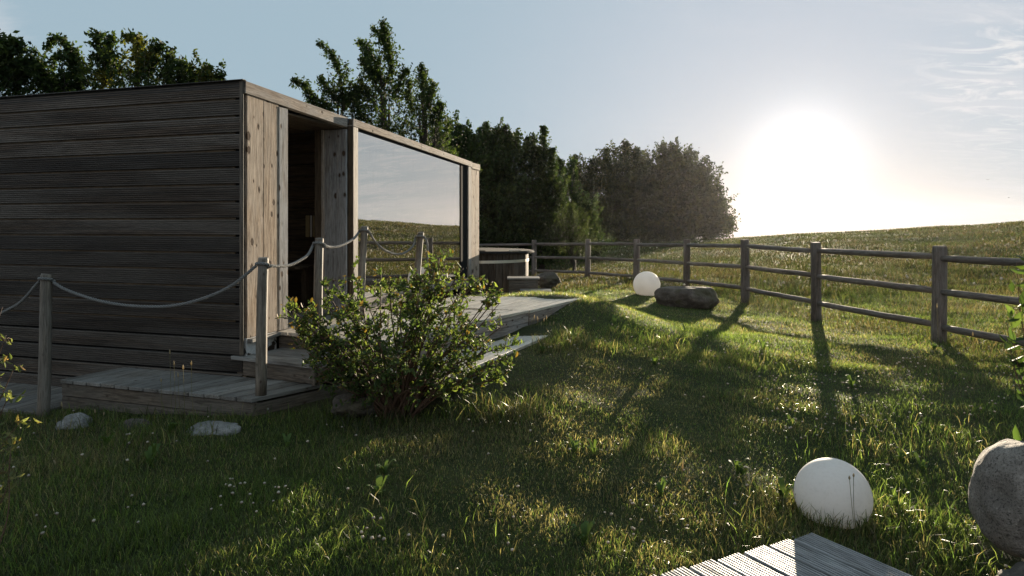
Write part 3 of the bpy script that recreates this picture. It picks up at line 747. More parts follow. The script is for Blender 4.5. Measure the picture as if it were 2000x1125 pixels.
def globe(c, R, label):
    bm = bmesh.new(); bmesh.ops.create_uvsphere(bm, u_segments=64, v_segments=40, radius=R)
    o = mesh_obj('garden_globe', from_bm('garden_globe', bm, True), MT['globe'], None, Matrix.Translation(c))
    tag(o, label, 'globe lamp', 'white globes on the lawn')
    bm = bmesh.new(); tube(bm, [(0, 0, -R*1.25), (0, 0, -R*.93)], [R*.35, R*.38], 20)
    mesh_obj('base', from_bm('base', bm, True), MT['rubber'], o, Matrix.Translation(c))
globe(P(1626, 968, 3.78), .2, 'white matt globe in the near lawn by the ribbed deck boards')
globe(P(1263, 556, 13.5), .265, 'distant white globe on the lawn beside the long brown rock')
def bird(p, s, a, label):
    bm = bmesh.new(); tube(bm, [(-.5, 0, 0), (-.25, 0, .02), (0, 0, .03), (.3, 0, 0), (.55, 0, -.02)], [.01, .09, .11, .07, .02], 8)
    for sy in (-1, 1):
        v = [bm.verts.new(q) for q in ((.15, sy*.06, .03), (.05, sy*.5, .22), (-.1, sy*1.0, .12), (-.12, sy*.45, .15), (-.15, sy*.06, .03))]; bm.faces.new(v)
        v2 = [bm.verts.new((q.co.x, q.co.y, q.co.z-.015)) for q in v]; bm.faces.new(v2[::-1])
        for i in range(5): bm.faces.new((v[i], v2[i], v2[(i+1)%5], v[(i+1)%5]))
    o = mesh_obj('bird', from_bm('bird', bm, True), MT['bird'], None, Matrix.Translation(p)@Matrix.Rotation(a, 4, 'Z')@Matrix.Scale(s, 4)); tag(o, label, 'bird')
bird(P(1929, 351, 40), .12, .6, 'small dark bird in flight, the higher of two'); bird(P(1970, 386, 46), .12, 2.0, 'small dark bird in flight, the lower of two')

# ------------------------------------------------------------------ foliage
def leaves_mesh(name, c, ax, sd, L, W, col, fold=0.):
    """diamond leaves: centre, long axis, side axis (n,3); L, W lengths (n,)"""
    n = len(c); a = ax*L[:, None]*.5; b = sd*W[:, None]*.5
    if fold:
        nr = np.cross(ax, sd); dn = nr*(W*fold)[:, None]
        V = np.stack([c-a, c+b+dn-a*.1, c+a-dn*.6, c-b+dn-a*.1], 1).reshape(-1, 3)
        i = np.arange(n)*4; Fc = np.concatenate([np.stack([i, i+1, i+2], 1), np.stack([i, i+2, i+3], 1)])
        return np_mesh(name, V, Fc, np.repeat(col, 4, 0), 3)
    V = np.stack([c-a, c+b-a*.1, c+a, c-b-a*.1], 1).reshape(-1, 3)
    i = np.arange(n)*4; return np_mesh(name, V, np.stack([i, i+1, i+2, i+3], 1), np.repeat(col, 4, 0), 4)
def rnd_unit(n):
    v = RNG.normal(size=(n, 3)); return v/np.linalg.norm(v, axis=1)[:, None]
def nrm(v): return v/np.maximum(np.linalg.norm(v, axis=1), 1e-9)[:, None]
def make_tree(label, base, blobs, nshoot, shootlen, nleaf, leafL, leafW, palette, leaders=(), trunk_r=.12, group=None, name='deciduous_tree', up=.6, inner=.2, cat='tree', sunlit_spots=(), whips=0):
    base = Vector(base); r = empty(name, base, label, cat, group); b0 = np.array(base)
    B = np.array(blobs, float)          # world centre xyz, radii xyz
    vol = (B[:, 3]*B[:, 4]*B[:, 5])**(2/3); w = vol/vol.sum(); k = RNG.choice(len(B), nshoot, p=w)
    d = rnd_unit(nshoot); rad = inner+(1-inner)*RNG.random(nshoot)**.6
    wob = 1+.22*np.sin(d[:, 0]*5+k)*np.sin(d[:, 2]*6+k*2)+.12*np.sin(d[:, 1]*13+d[:, 2]*11+k)
    s = B[k, :3]+d*B[k, 3:6]*(rad*wob)[:, None]
    zmin = b0[2]+.15; s[:, 2] = np.maximum(s[:, 2], zmin+RNG.random(nshoot)*.3)
    dr = nrm(d*.8+np.array([0, 0, up])+rnd_unit(nshoot)*.5); L = shootlen*(.5+RNG.random(nshoot))
    for path in leaders:                # long whippy shoots that stand out of the crown
        pts = catmull(path, 8); m = len(pts)-1
        for i in range(m):
            t = i/m; a, b = pts[i], pts[i+1]; dd = (b-a).normalized()
            for q in range(int(5*(1-t))+2):
                side_ = Vector(rnd_unit(1)[0]); v = (dd*.7+side_*(.9-.3*t)).normalized()
                s = np.vstack([s, np.array(a)]); dr = np.vstack([dr, np.array(v)]); L = np.append(L, shootlen*(1.15-.85*t)*random.uniform(.5, 1.2))
    for _ in range(whips):
        j = int(RNG.choice(len(B), p=w)); dd = rnd_unit(1)[0]; dd[2] = abs(dd[2])+.35; dd /= np.linalg.norm(dd); p0 = B[j, :3]+dd*B[j, 3:6]*.95
        Lw = shootlen*random.uniform(.9, 1.9); tip = p0+(dd*.5+np.array([random.uniform(-.35, .15), 0, 1.0]))*Lw*.7
        for i in range(7):
            u = i/7; a_ = p0+(tip-p0)*u; v = (tip-p0)/np.linalg.norm(tip-p0)*.8+rnd_unit(1)[0]*(.8-.5*u); v /= np.linalg.norm(v)
            s = np.vstack([s, a_]); dr = np.vstack([dr, v]); L = np.append(L, shootlen*(.75-.55*u))
    n = len(s); t = (np.arange(nleaf)+.5)/nleaf; t = t[None, :]+RNG.normal(0, .04, (n, nleaf))
    pos = s[:, None]+dr[:, None]*(L[:, None]*t)[..., None]; pos = pos.reshape(-1, 3); N_ = len(pos)
    drr = np.repeat(dr, nleaf, 0); pos += rnd_unit(N_)*(leafL*.55)
    ax = nrm(drr*.6+rnd_unit(N_)*.9+np.array([0, 0, -.15])); sd = nrm(np.cross(ax, rnd_unit(N_)))
    pal = np.array(palette); pi = RNG.integers(0, len(pal), n); col = np.repeat(pal[pi], nleaf, 0)*(.65+.7*RNG.random((N_, 1)))
    cl = .5+.5*np.sin(pos[:, 0]*1.9+2*np.sin(pos[:, 2]*1.3))*np.sin(pos[:, 2]*2.3+pos[:, 1]); col *= (.7+.5*cl)[:, None]
    for (bp, br, bc) in sunlit_spots:  # leaves near the given points recoloured yellower, as if caught by the sun
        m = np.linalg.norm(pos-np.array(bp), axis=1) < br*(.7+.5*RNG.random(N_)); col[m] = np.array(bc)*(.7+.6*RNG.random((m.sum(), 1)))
    sz = .7+.6*RNG.random(N_)
    me = leaves_mesh('crown', pos-b0, ax, sd, leafL*sz, leafW*sz, col)
    mesh_obj('crown', me, MT['leaf'], r)
    bm = bmesh.new(); top = max(B[:, 2]); ctr = Vector((B[:, 0].mean(), B[:, 1].mean(), top)); l = ctr-base
    tube(bm, [(0, 0, -.2), l*.2+V3(.05, 0, 0), l*.45+V3(-.06, 0, 0), l*.75, l], [trunk_r*1.25, trunk_r, trunk_r*.8, trunk_r*.5, trunk_r*.2], 9)
    for bl in blobs:
        c = Vector(bl[:3])-base; st = l*random.uniform(.15, .5); mid = st.lerp(c, .55)+V3(0, 0, .1)
        tube(bm, [st, mid, c, c+Vector((0, 0, bl[5]*.7))], [trunk_r*.5, trunk_r*.33, trunk_r*.2, trunk_r*.05], 6)
    for path in leaders:
        pts = [p-base for p in catmull(path, 5)]; m = len(pts); tube(bm, pts, [max(.006, trunk_r*.22*(1-i/m)) for i in range(m)], 5)
    mesh_obj('trunk', from_bm('trunk', bm, True), MT['bark'], r)
    # twigs to the outer shoots
    idx = RNG.choice(nshoot, min(nshoot, 900), replace=False); tv = []; tf = []
    a = s[idx]-b0-dr[idx]*.15; b = s[idx]-b0+dr[idx]*(L[idx]*.95)[:, None]; q = nrm(np.cross(dr[idx], rnd_unit(len(idx))))*.006; q2 = nrm(np.cross(dr[idx], q))*.006
    V = np.stack([a+q, a-q*.5+q2, a-q*.5-q2, b], 1).reshape(-1, 3); i = np.arange(len(idx))*4
    Fc = np.concatenate([np.stack([i, i+1, i+3], 1), np.stack([i+1, i+2, i+3], 1), np.stack([i+2, i, i+3], 1)])
    mesh_obj('twigs', np_mesh('twigs', V, Fc), MT['bark'], r)
    return r
def bl(px, py, d, rx, ry, rz): return (*P(px, py, d), rx, ry, rz)
DARK = [(.026, .044, .015), (.036, .056, .018), (.020, .033, .013), (.05, .068, .02)]
MIDG = [(.035, .055, .018), (.05, .07, .022), (.026, .04, .015), (.065, .08, .022)]
OLV = [(.018, .024, .008), (.026, .032, .010), (.014, .019, .007), (.034, .036, .011)]
def gz(px, d): return ((px-1000)/F*d, d, H((px-1000)/F*d, d))
def Q(*l): return [P(*p) for p in l]
# trees behind the cladding wall
d = 11.8
make_tree('large-leaved dark tree rising over the far left of the cabin roof', gz(-60, d), [bl(-60, 190, d, 1.0, .9, .75), bl(-20, 200, d, .55, .6, .5), bl(-120, 260, d, 1.0, .9, 1.2)], 330, .45, 10, .10, .055, DARK,
          [Q((-20, 160, d), (5, 130, d), (22, 100, d), (40, 85, d)), Q((0, 170, d), (30, 140, d), (55, 115, d)), Q((-20, 140, d), (-5, 100, d), (5, 78, d))], group='trees behind the cabin roof', whips=8)
d = 12.5
make_tree('thin tree with arching twigs above the left roof edge', gz(130, d), [bl(95, 190, d, .45, .6, .35), bl(140, 180, d, .35, .5, .35), bl(120, 240, d, .8, .8, .8)], 150, .32, 9, .085, .045, DARK,
          [Q((130, 200, d), (125, 160, d), (150, 130, d), (140, 100, d), (110, 75, d), (90, 95, d)), Q((110, 190, d), (90, 140, d), (62, 92, d)), Q((150, 190, d), (160, 150, d), (135, 110, d), (95, 120, d)), Q((100, 190, d), (75, 150, d), (70, 130, d))], group='trees behind the cabin roof', whips=8)
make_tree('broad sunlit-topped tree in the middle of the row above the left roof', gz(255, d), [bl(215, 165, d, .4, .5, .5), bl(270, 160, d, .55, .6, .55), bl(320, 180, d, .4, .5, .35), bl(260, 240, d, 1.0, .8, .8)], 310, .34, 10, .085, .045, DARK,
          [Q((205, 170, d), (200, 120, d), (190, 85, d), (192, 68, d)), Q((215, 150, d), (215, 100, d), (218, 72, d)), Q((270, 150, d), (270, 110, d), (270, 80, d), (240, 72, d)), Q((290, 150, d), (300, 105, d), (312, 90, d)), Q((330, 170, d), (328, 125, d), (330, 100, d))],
          group='trees behind the cabin roof', whips=8, sunlit_spots=[(P(270, 105, d), .35, (.10, .10, .02)), (P(210, 162, d), .28, (.17, .16, .035))])
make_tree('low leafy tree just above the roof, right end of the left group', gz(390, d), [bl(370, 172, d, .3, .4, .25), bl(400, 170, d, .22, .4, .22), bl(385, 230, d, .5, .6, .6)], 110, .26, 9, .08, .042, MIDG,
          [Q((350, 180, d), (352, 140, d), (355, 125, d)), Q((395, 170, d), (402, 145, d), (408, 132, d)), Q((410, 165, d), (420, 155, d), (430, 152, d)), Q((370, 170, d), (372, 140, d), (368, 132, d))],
          group='trees behind the cabin roof', whips=8, sunlit_spots=[(P(405, 152, d), .2, (.10, .10, .025))])
# feathery trees behind the window
d = 14.5
make_tree('wind-bent feathery tree behind the doorway beam', gz(660, d), [bl(660, 215, d, .42, .5, .45), bl(690, 250, d, .6, .6, .5), bl(640, 260, d, .5, .6, .4), bl(680, 340, d, .9, .8, 1.0)], 300, .36, 10, .075, .036, DARK,
          [Q((672, 215, d), (668, 170, d), (660, 130, d), (645, 105, d), (622, 82, d)), Q((660, 200, d), (640, 175, d), (628, 150, d)), Q((650, 215, d), (610, 185, d), (590, 165, d), (575, 158, d)), Q((650, 230, d), (620, 205, d), (600, 188, d)), Q((665, 190, d), (690, 190, d), (700, 175, d))], group='feathery trees behind the window', whips=7)
make_tree('tallest feathery tree with a bent leader behind the mirrored window', gz(755, d), [bl(745, 175, d, .32, .5, .5), bl(760, 220, d, .52, .6, .55), bl(740, 270, d, .65, .7, .5), bl(760, 360, d, 1.0, .9, 1.1)], 460, .36, 10, .075, .036, DARK,
          [Q((748, 170, d), (765, 130, d), (758, 90, d), (752, 62, d), (745, 45, d)), Q((765, 115, d), (745, 75, d), (728, 56, d)), Q((745, 165, d), (735, 125, d), (718, 95, d), (700, 80, d)), Q((740, 180, d), (722, 130, d), (715, 105, d)),
           Q((735, 160, d), (718, 130, d), (705, 115, d)), Q((770, 190, d), (785, 155, d), (792, 138, d)), Q((735, 210, d), (715, 180, d), (703, 155, d)), Q((725, 240, d), (700, 215, d), (690, 165, d))], group='feathery trees behind the window', whips=7)
make_tree('pointed feathery tree right of the tallest one', gz(830, d), [bl(826, 210, d, .28, .4, .45), bl(820, 250, d, .45, .6, .5), bl(850, 280, d, .35, .5, .3), bl(830, 360, d, .9, .9, .9)], 380, .32, 10, .07, .034, DARK,
          [Q((826, 200, d), (826, 165, d), (825, 145, d), (824, 130, d)), Q((835, 210, d), (842, 185, d), (846, 165, d)), Q((850, 260, d), (858, 225, d), (862, 208, d)), Q((805, 220, d), (800, 180, d), (800, 160, d)), Q((845, 240, d), (852, 215, d), (860, 205, d))], group='feathery trees behind the window', whips=7)
# hedge trees beyond the fence corner
d = 24
HL = 'hedge trees beyond the tub'
make_tree('dark bushy tree directly behind the cabin end', gz(885, d), [bl(880, 300, d, .75, .8, .9), bl(905, 350, d, 1.0, .9, 1.3), bl(860, 320, d, .7, .8, .8), bl(890, 420, d, 1.4, 1, 1.3), bl(880, 470, d, 1.5, 1, .9)], 2300, .42, 10, .13, .07, DARK,
          [Q((875, 290, d), (876, 260, d), (874, 240, d)), Q((895, 290, d), (898, 262, d), (896, 248, d)), Q((860, 290, d), (862, 262, d)), ], group=HL, whips=26, trunk_r=.16)
d = 25
make_tree('dark hedge tree with ragged top above the hot tub', gz(960, d), [bl(935, 320, d, .7, .8, .9), bl(965, 310, d, .75, .8, .9), bl(1000, 320, d, .7, .8, .9), bl(950, 390, d, 1.3, 1.1, 1.1), bl(1000, 400, d, 1.1, 1.1, 1.1), bl(975, 450, d, 1.7, 1.1, .9), bl(1010, 480, d, 1.6, 1.0, .8)], 3600, .42, 10, .13, .07, DARK,
          [Q((918, 300, d), (915, 275, d), (915, 260, d)), Q((945, 290, d), (948, 262, d), (950, 243, d)), Q((960, 290, d), (965, 265, d), (972, 255, d)), Q((1000, 300, d), (1004, 280, d), (1003, 262, d)), Q((1025, 310, d), (1030, 290, d), (1030, 270, d)), Q((985, 290, d), (987, 268, d))], group=HL, whips=26, trunk_r=.18)
make_tree('slim upright hedge tree with two spires', gz(1055, d), [bl(1045, 340, d, .32, .5, .8), bl(1064, 335, d, .25, .4, .8), bl(1070, 390, d, .6, .7, .9), bl(1040, 420, d, .8, .9, 1.0), bl(1085, 450, d, .9, .8, .7), bl(1060, 480, d, 1.2, .9, .7)], 2200, .34, 10, .12, .06, DARK,
          [Q((1045, 320, d), (1043, 290, d), (1040, 262, d)), Q((1063, 310, d), (1062, 280, d), (1062, 258, d), (1062, 250, d)), Q((1075, 330, d), (1078, 305, d), (1080, 292, d))], group=HL, whips=26, trunk_r=.14)
make_tree('pale-leaved shrub in front of the hedge trees', gz(1120, 22.5), [bl(1120, 440, 22.5, .45, .5, .5), bl(1095, 460, 22.5, .5, .5, .45), bl(1135, 480, 22.5, .45, .5, .35)], 420, .28, 9, .07, .035, [(.035, .045, .018), (.045, .055, .022), (.025, .035, .013)],
          [Q((1118, 430, 22.5), (1115, 412, 22.5), (1112, 402, 22.5)), Q((1135, 440, 22.5), (1142, 425, 22.5))], group=None, name='shrub', cat='shrub', trunk_r=.05)
make_tree('sparse see-through tree in the gap between hedge and round trees', gz(1120, 30), [bl(1110, 395, 30, .6, .6, .9), bl(1100, 345, 30, .4, .5, .5), bl(1130, 430, 30, .8, .8, .8), bl(1105, 460, 30, 1.2, .8, .8), bl(1140, 480, 30, 1.2, .8, .6)], 1300, .42, 9, .13, .07, DARK,
          [Q((1095, 340, 30), (1093, 322, 30), (1092, 312, 30)), Q((1110, 350, 30), (1118, 325, 30), (1120, 318, 30))], group=HL, whips=26, trunk_r=.14, inner=.3)
d = 80
RT = 'round trees against the sun'
make_tree('round-crowned tree left of the two nearest the sun', gz(1215, d), [bl(1215, 345, d, 3.56, 3.34, 2.88), bl(1170, 375, d, 3.34, 2.88, 3.34), bl(1250, 380, d, 3.34, 3.10, 3.78), bl(1175, 452, d, 4.42, 2.76, 1.79), bl(1240, 455, d, 4.42, 2.76, 1.66), bl(1160, 430, d, 2.88, 2.88, 2.44), bl(1225, 430, d, 4.44, 3.56, 2.44), bl(1130, 360, d, 1.56, 1.78, 1.56)], 4600, 1.1, 10, .33, .19, OLV,
          [Q((1130, 350, d), (1125, 318, d), (1122, 308, d)), Q((1220, 310, d), (1222, 290, d), (1222, 282, d)), Q((1180, 330, d), (1182, 305, d)), Q((1240, 310, d), (1243, 292, d)), Q((1155, 340, d), (1157, 312, d))], group=RT, whips=34, trunk_r=.5)
make_tree('round-crowned tree nearest the sun with golden edge', gz(1350, d), [bl(1315, 335, d, 2.55, 2.66, 2.55), bl(1340, 370, d, 3.56, 3.10, 3.56), bl(1365, 400, d, 2.99, 2.88, 2.88), bl(1385, 435, d, 2.22, 2.44, 1.78), bl(1310, 410, d, 3.34, 3.10, 3.34), bl(1300, 455, d, 4.14, 2.76, 1.38), bl(1340, 445, d, 4.66, 3.34, 1.56), bl(1412, 445, d, 0.99, 1.34, 0.88)], 4600, 1.05, 10, .33, .19, OLV,
          [Q((1300, 310, d), (1297, 292, d), (1296, 283, d)), Q((1315, 305, d), (1320, 290, d)), Q((1370, 340, d), (1380, 330, d)), Q((1410, 430, d), (1428, 428, d))], group=RT, whips=34, trunk_r=.5)

# ------------------------------------------------------------------ foreground bush
def bush(label, base, tips, nper, leafL, twl, palette, tipcol, name='bush', stem_r=.011, cat='bush', group=None, spread=.16, leafmat_='shrubleaf', side_n=9, W=.5):
    base = Vector(base); r = empty(name, base, label, cat, group); bm = bmesh.new(); cc = []; aa = []; cols = []; LL = []
    pal = np.array(palette)
    for tip in tips:
        tip = Vector(tip); st = base+V3(random.uniform(-.09, .09), random.uniform(-.09, .09), -.02) if stem_r > .006 else base+V3(random.uniform(-.02, .02), 0, 0)
        dv = tip-st; mid = st+dv*.45+UP*dv.length*random.uniform(.02, .12)+Vector(rnd_unit(1)[0])*.05
        pts = catmull([st, st.lerp(mid, .5)+Vector(rnd_unit(1)[0])*.02, mid, mid.lerp(tip, .55)+Vector(rnd_unit(1)[0])*.03, tip], 5); m = len(pts)
        tube(bm, [p-base for p in pts], [stem_r*(1-.8*i/m) for i in range(m)], 5)
        for q in range(side_n):
            t = random.uniform(.36, 1.0)**.8; i = min(m-2, int(t*(m-1))); p = pts[i].lerp(pts[i+1], random.random()); dd = (pts[i+1]-pts[i]).normalized()
            v = (dd*.6+Vector(rnd_unit(1)[0])*.9+UP*.15).normalized(); l = twl*random.uniform(.5, 1.25)*(1.25-.5*t); e = p+v*l-UP*l*.12
            tube(bm, [p-base, p.lerp(e, .5)+UP*.01-base, e-base], [stem_r*.3, stem_r*.2, stem_r*.1], 4)
            for k in range(nper):
                s = random.uniform(.25, 1.05); c = p.lerp(e, s)+Vector(rnd_unit(1)[0])*leafL*.45
                a = (v*.7+Vector(rnd_unit(1)[0])*.8-UP*.35).normalized()
                cc.append(c); aa.append(a)
                tipn = s > .85 and t > .8
                b_ = pal[random.randrange(len(pal))]*random.uniform(.7, 1.35)
                if tipn and random.random() < .45: b_ = np.array(tipcol)*random.uniform(.6, 1.2)
                cols.append(b_); LL.append(leafL*random.uniform(.55, 1.25))
    n = len(cc); c = np.array(cc)-np.array(base); a = np.array(aa); sd_ = nrm(np.cross(a, nrm(rnd_unit(n)*.7+np.array([0, 0, 1.0])))); Ls = np.array(LL)
    # leaf: six points, creased along the rib
    nr = np.cross(a, sd_); hl = a*(Ls*.5)[:, None]; hw = sd_*(Ls*W*.5)[:, None]; up_ = nr*(Ls*.09)[:, None]
    V = np.stack([c-hl, c-hl*.35+hw+up_, c+hl*.35+hw*.8+up_*.6, c+hl-up_, c+hl*.35-hw*.8+up_*.6, c-hl*.35-hw+up_], 1).reshape(-1, 3); i = np.arange(n)*6
    Fc = np.concatenate([np.stack([i, i+1, i+2, i+3], 1), np.stack([i, i+3, i+4, i+5], 1)])
    mesh_obj('foliage', np_mesh('foliage', V, Fc, np.repeat(np.array(cols), 6, 0), 4), MT[leafmat_], r)
    mesh_obj('stems', from_bm('stems', bm, True), MT['twig'], r); return r
SG = [(.06, .088, .03), (.082, .108, .036), (.045, .068, .024), (.105, .125, .04), (.056, .08, .034)]
tips = []
for px, py, dd in [(566, 590, 5.0), (560, 598, 5.1), (580, 606, 5.0), (575, 592, 5.0), (590, 625, 5.0), (585, 655, 5.0), (598, 700, 4.9), (600, 600, 5.2), (640, 590, 4.9), (625, 570, 5.1), (590, 640, 5.0), (600, 680, 4.9), (620, 720, 4.8), (648, 740, 4.8), (605, 655, 5.3), (655, 535, 5.2), (635, 552, 5.1), (690, 560, 5.0), (690, 520, 5.3), (675, 600, 4.8), (660, 650, 4.7),
                   (745, 520, 5.2), (760, 535, 4.9), (720, 590, 4.8), (730, 640, 4.6), (700, 690, 4.7), (790, 560, 4.8), (835, 510, 5.2), (815, 525, 5.1), (848, 520, 4.95), (825, 545, 5.0), (805, 535, 5.25), (858, 494, 5.1), (870, 505, 5.3), (840, 540, 4.9), (805, 620, 4.7), (820, 580, 5.4),
                   (905, 515, 5.2), (925, 525, 5.3), (940, 535, 5.1), (900, 560, 4.9), (880, 600, 4.8), (860, 650, 4.6), (960, 560, 5.2), (985, 555, 5.3), (975, 585, 5.1), (940, 600, 4.9), (985, 625, 5.2), (930, 650, 4.8), (900, 690, 4.7),
                   (1005, 665, 5.1), (960, 668, 5.0), (990, 690, 5.0), (965, 715, 4.9), (985, 725, 5.1), (930, 720, 4.8), (780, 690, 4.6), (760, 600, 5.5), (840, 690, 5.4), (700, 620, 5.5), (900, 620, 5.5), (650, 690, 5.2),
                   (740, 725, 4.7), (860, 715, 4.7), (870, 560, 5.3), (770, 560, 5.5), (815, 660, 5.5), (720, 660, 5.4), (910, 590, 5.4), (680, 585, 5.3)]:
    tips.append(P(px, py+8, dd))
bush('wide leafy green bush with reddish leaf tips in front of the terrace', (-.87, 5.12, -1.47), tips, 10, .046, .15, SG, (.13, .085, .03), side_n=14, W=.46)
# leafy twigs at both edges of the picture
tw = [P(5, 600, 2.9), P(12, 655, 2.9), P(28, 718, 2.85), P(18, 770, 2.9), P(2, 700, 2.8), P(-30, 640, 2.9), P(-60, 560, 2.9), P(-50, 720, 2.8), P(-20, 800, 2.9)]
bush('tall sapling with narrow pale leaves at the left edge', (-2.35, 2.85, H(-2.35, 2.85)), tw, 7, .036, .085, [(.11, .13, .06), (.14, .15, .07), (.08, .10, .045)], (.2, .13, .07), name='sapling', cat='sapling', stem_r=.006, side_n=8, W=.34)
tw = [P(40, 822, 2.75), P(28, 850, 2.75), P(22, 880, 2.75), P(15, 900, 2.7), P(0, 930, 2.8)]
bush('low twig with narrow pale leaves in the lower left corner', (-2.10, 2.7, H(-2.1, 2.7)), tw, 6, .034, .06, [(.12, .13, .06), (.15, .15, .07)], (.2, .15, .07), name='sapling', cat='sapling', stem_r=.004, side_n=5, W=.34)
tw = [P(1985, 512, 3.3), P(1978, 530, 3.3), P(1972, 612, 3.3), P(1965, 625, 3.3), P(1992, 640, 3.3), P(1998, 680, 3.3), P(2030, 560, 3.3), P(2040, 650, 3.3), P(1990, 600, 3.3), P(2050, 500, 3.3)]
bush('broad-leaved green sapling at the right edge before the fence', (2.72, 3.35, H(2.72, 3.35)), tw, 3, .085, .07, [(.04, .065, .022), (.055, .08, .026), (.032, .052, .018)], (.12, .16, .05), name='sapling', cat='sapling', stem_r=.005, side_n=4, W=.38)

# ------------------------------------------------------------------ grass
POLY = [[(-3.75, 5.62), (-1.88, 4.96), (-1.05, 5.6), (-.54, 5.14), (.62, 7.80), (.25, 7.75), (.94, 9.04), (-.7, 9.4), (-.4, 12.0), (-8, 14), (-8, 7), (-5.4, 5.95), (-3.78, 5.45)],
        [(1.49, 3.35), (.0, 2.65), (.6, 1.5), (2.5, 1.5)], ]
def inpoly(x, y, poly):
    ins = np.zeros(len(x), bool); n = len(poly)
    for i in range(n):
        (x0, y0), (x1, y1) = poly[i], poly[(i+1)%n]
        c = ((y0 > y) != (y1 > y)) & (x < (x1-x0)*(y-y0)/(y1-y0+1e-12)+x0); ins ^= c
    return ins
def vn(x, y, s, k=0):        # cheap smooth value noise
    return .5+.5*np.sin(x*s+1.7*np.sin(y*s*.83+k)+k)*np.sin(y*s*1.13+1.3*np.sin(x*s*.71-k)+k*2.1)
def sample(n, d0, d1, pw, wide=(-.92, .98)):
    u = RNG.random(n*2); e = 2-pw
    d = (d0**e+u*(d1**e-d0**e))**(1/e) if abs(e) > 1e-3 else d0*(d1/d0)**u
    x = d*(wide[0]+(wide[1]-wide[0])*RNG.random(n*2)); ok = np.ones(n*2, bool)
    for p in POLY: ok &= ~inpoly(x, d, p)
    for (px_, py_, pr) in ((1.78, 3.78, .17), (-.6, 12.6, .9), (2.44, 3.25, .2)): ok &= np.hypot(x-px_, d-py_) > pr
    x, d = x[ok][:n], d[ok][:n]; return x, d
def blades(name, x, y, L, W, lean, segs, col, label, az=None, mat='grass'):
    n = len(x); z = Hn(x, y)-.004; th = RNG.random(n)*2*np.pi if az is None else az
    ld = np.stack([np.cos(th), np.sin(th), np.zeros(n)], 1); ph = RNG.random(n)*np.pi*2; wd = np.stack([np.cos(ph), np.sin(ph), np.zeros(n)], 1)
    b = np.stack([x, y, z], 1); up = np.array([0, 0, 1.]); L_ = L[:, None]; le = lean[:, None]
    tip = b+up*L_*np.sqrt(np.maximum(.05, 1-le**2))+ld*L_*le
    w = wd*W[:, None]*.5
    if segs == 2:
        mid = b+up*L_*.58+ld*L_*le*.38*1.0
        V = np.stack([b-w, b+w, mid+w*.8, mid-w*.8, tip], 1).reshape(-1, 3); i = np.arange(n)*5
        Fc = np.concatenate([np.stack([i, i+1, i+2], 1), np.stack([i, i+2, i+3], 1), np.stack([i+3, i+2, i+4], 1)]); k = 5
    else:
        V = np.stack([b-w, b+w, tip], 1).reshape(-1, 3); i = np.arange(n)*3; Fc = np.stack([i, i+1, i+2], 1); k = 3
    me = np_mesh(name, V, Fc, np.repeat(col, k, 0), 3); o = mesh_obj(name, me, MT[mat]); return tag(o, label, kind='stuff')
def gcol(x, y, n, dry=.25, k=0.):
    g = np.array([(.050, .080, .022), (.072, .100, .028), (.038, .060, .018), (.092, .115, .036), (.062, .078, .032)])[RNG.integers(0, 5, n)]
    s = np.array([(.13, .108, .062), (.17, .145, .085), (.09, .072, .042)])[RNG.integers(0, 3, n)]
    p = np.clip(dry+(vn(x, y, 1.1, 2.+k)-.5)*.55+(vn(x, y, 3.3, 5.+k)-.5)*.35, .02, .85)
    # a dry trodden patch in the middle of the lawn
    p = np.clip(p+.38*np.exp(-(((x-.15)/1.1)**2+((y-4.0)/.9)**2))+.25*np.exp(-(((x-.9)/.9)**2+((y-5.6)/.8)**2)), 0, .9)
    m = RNG.random(n) < p; c = np.where(m[:, None], s, g); return c*1.15*(.4+1.2*RNG.random((n, 1))**1.3)
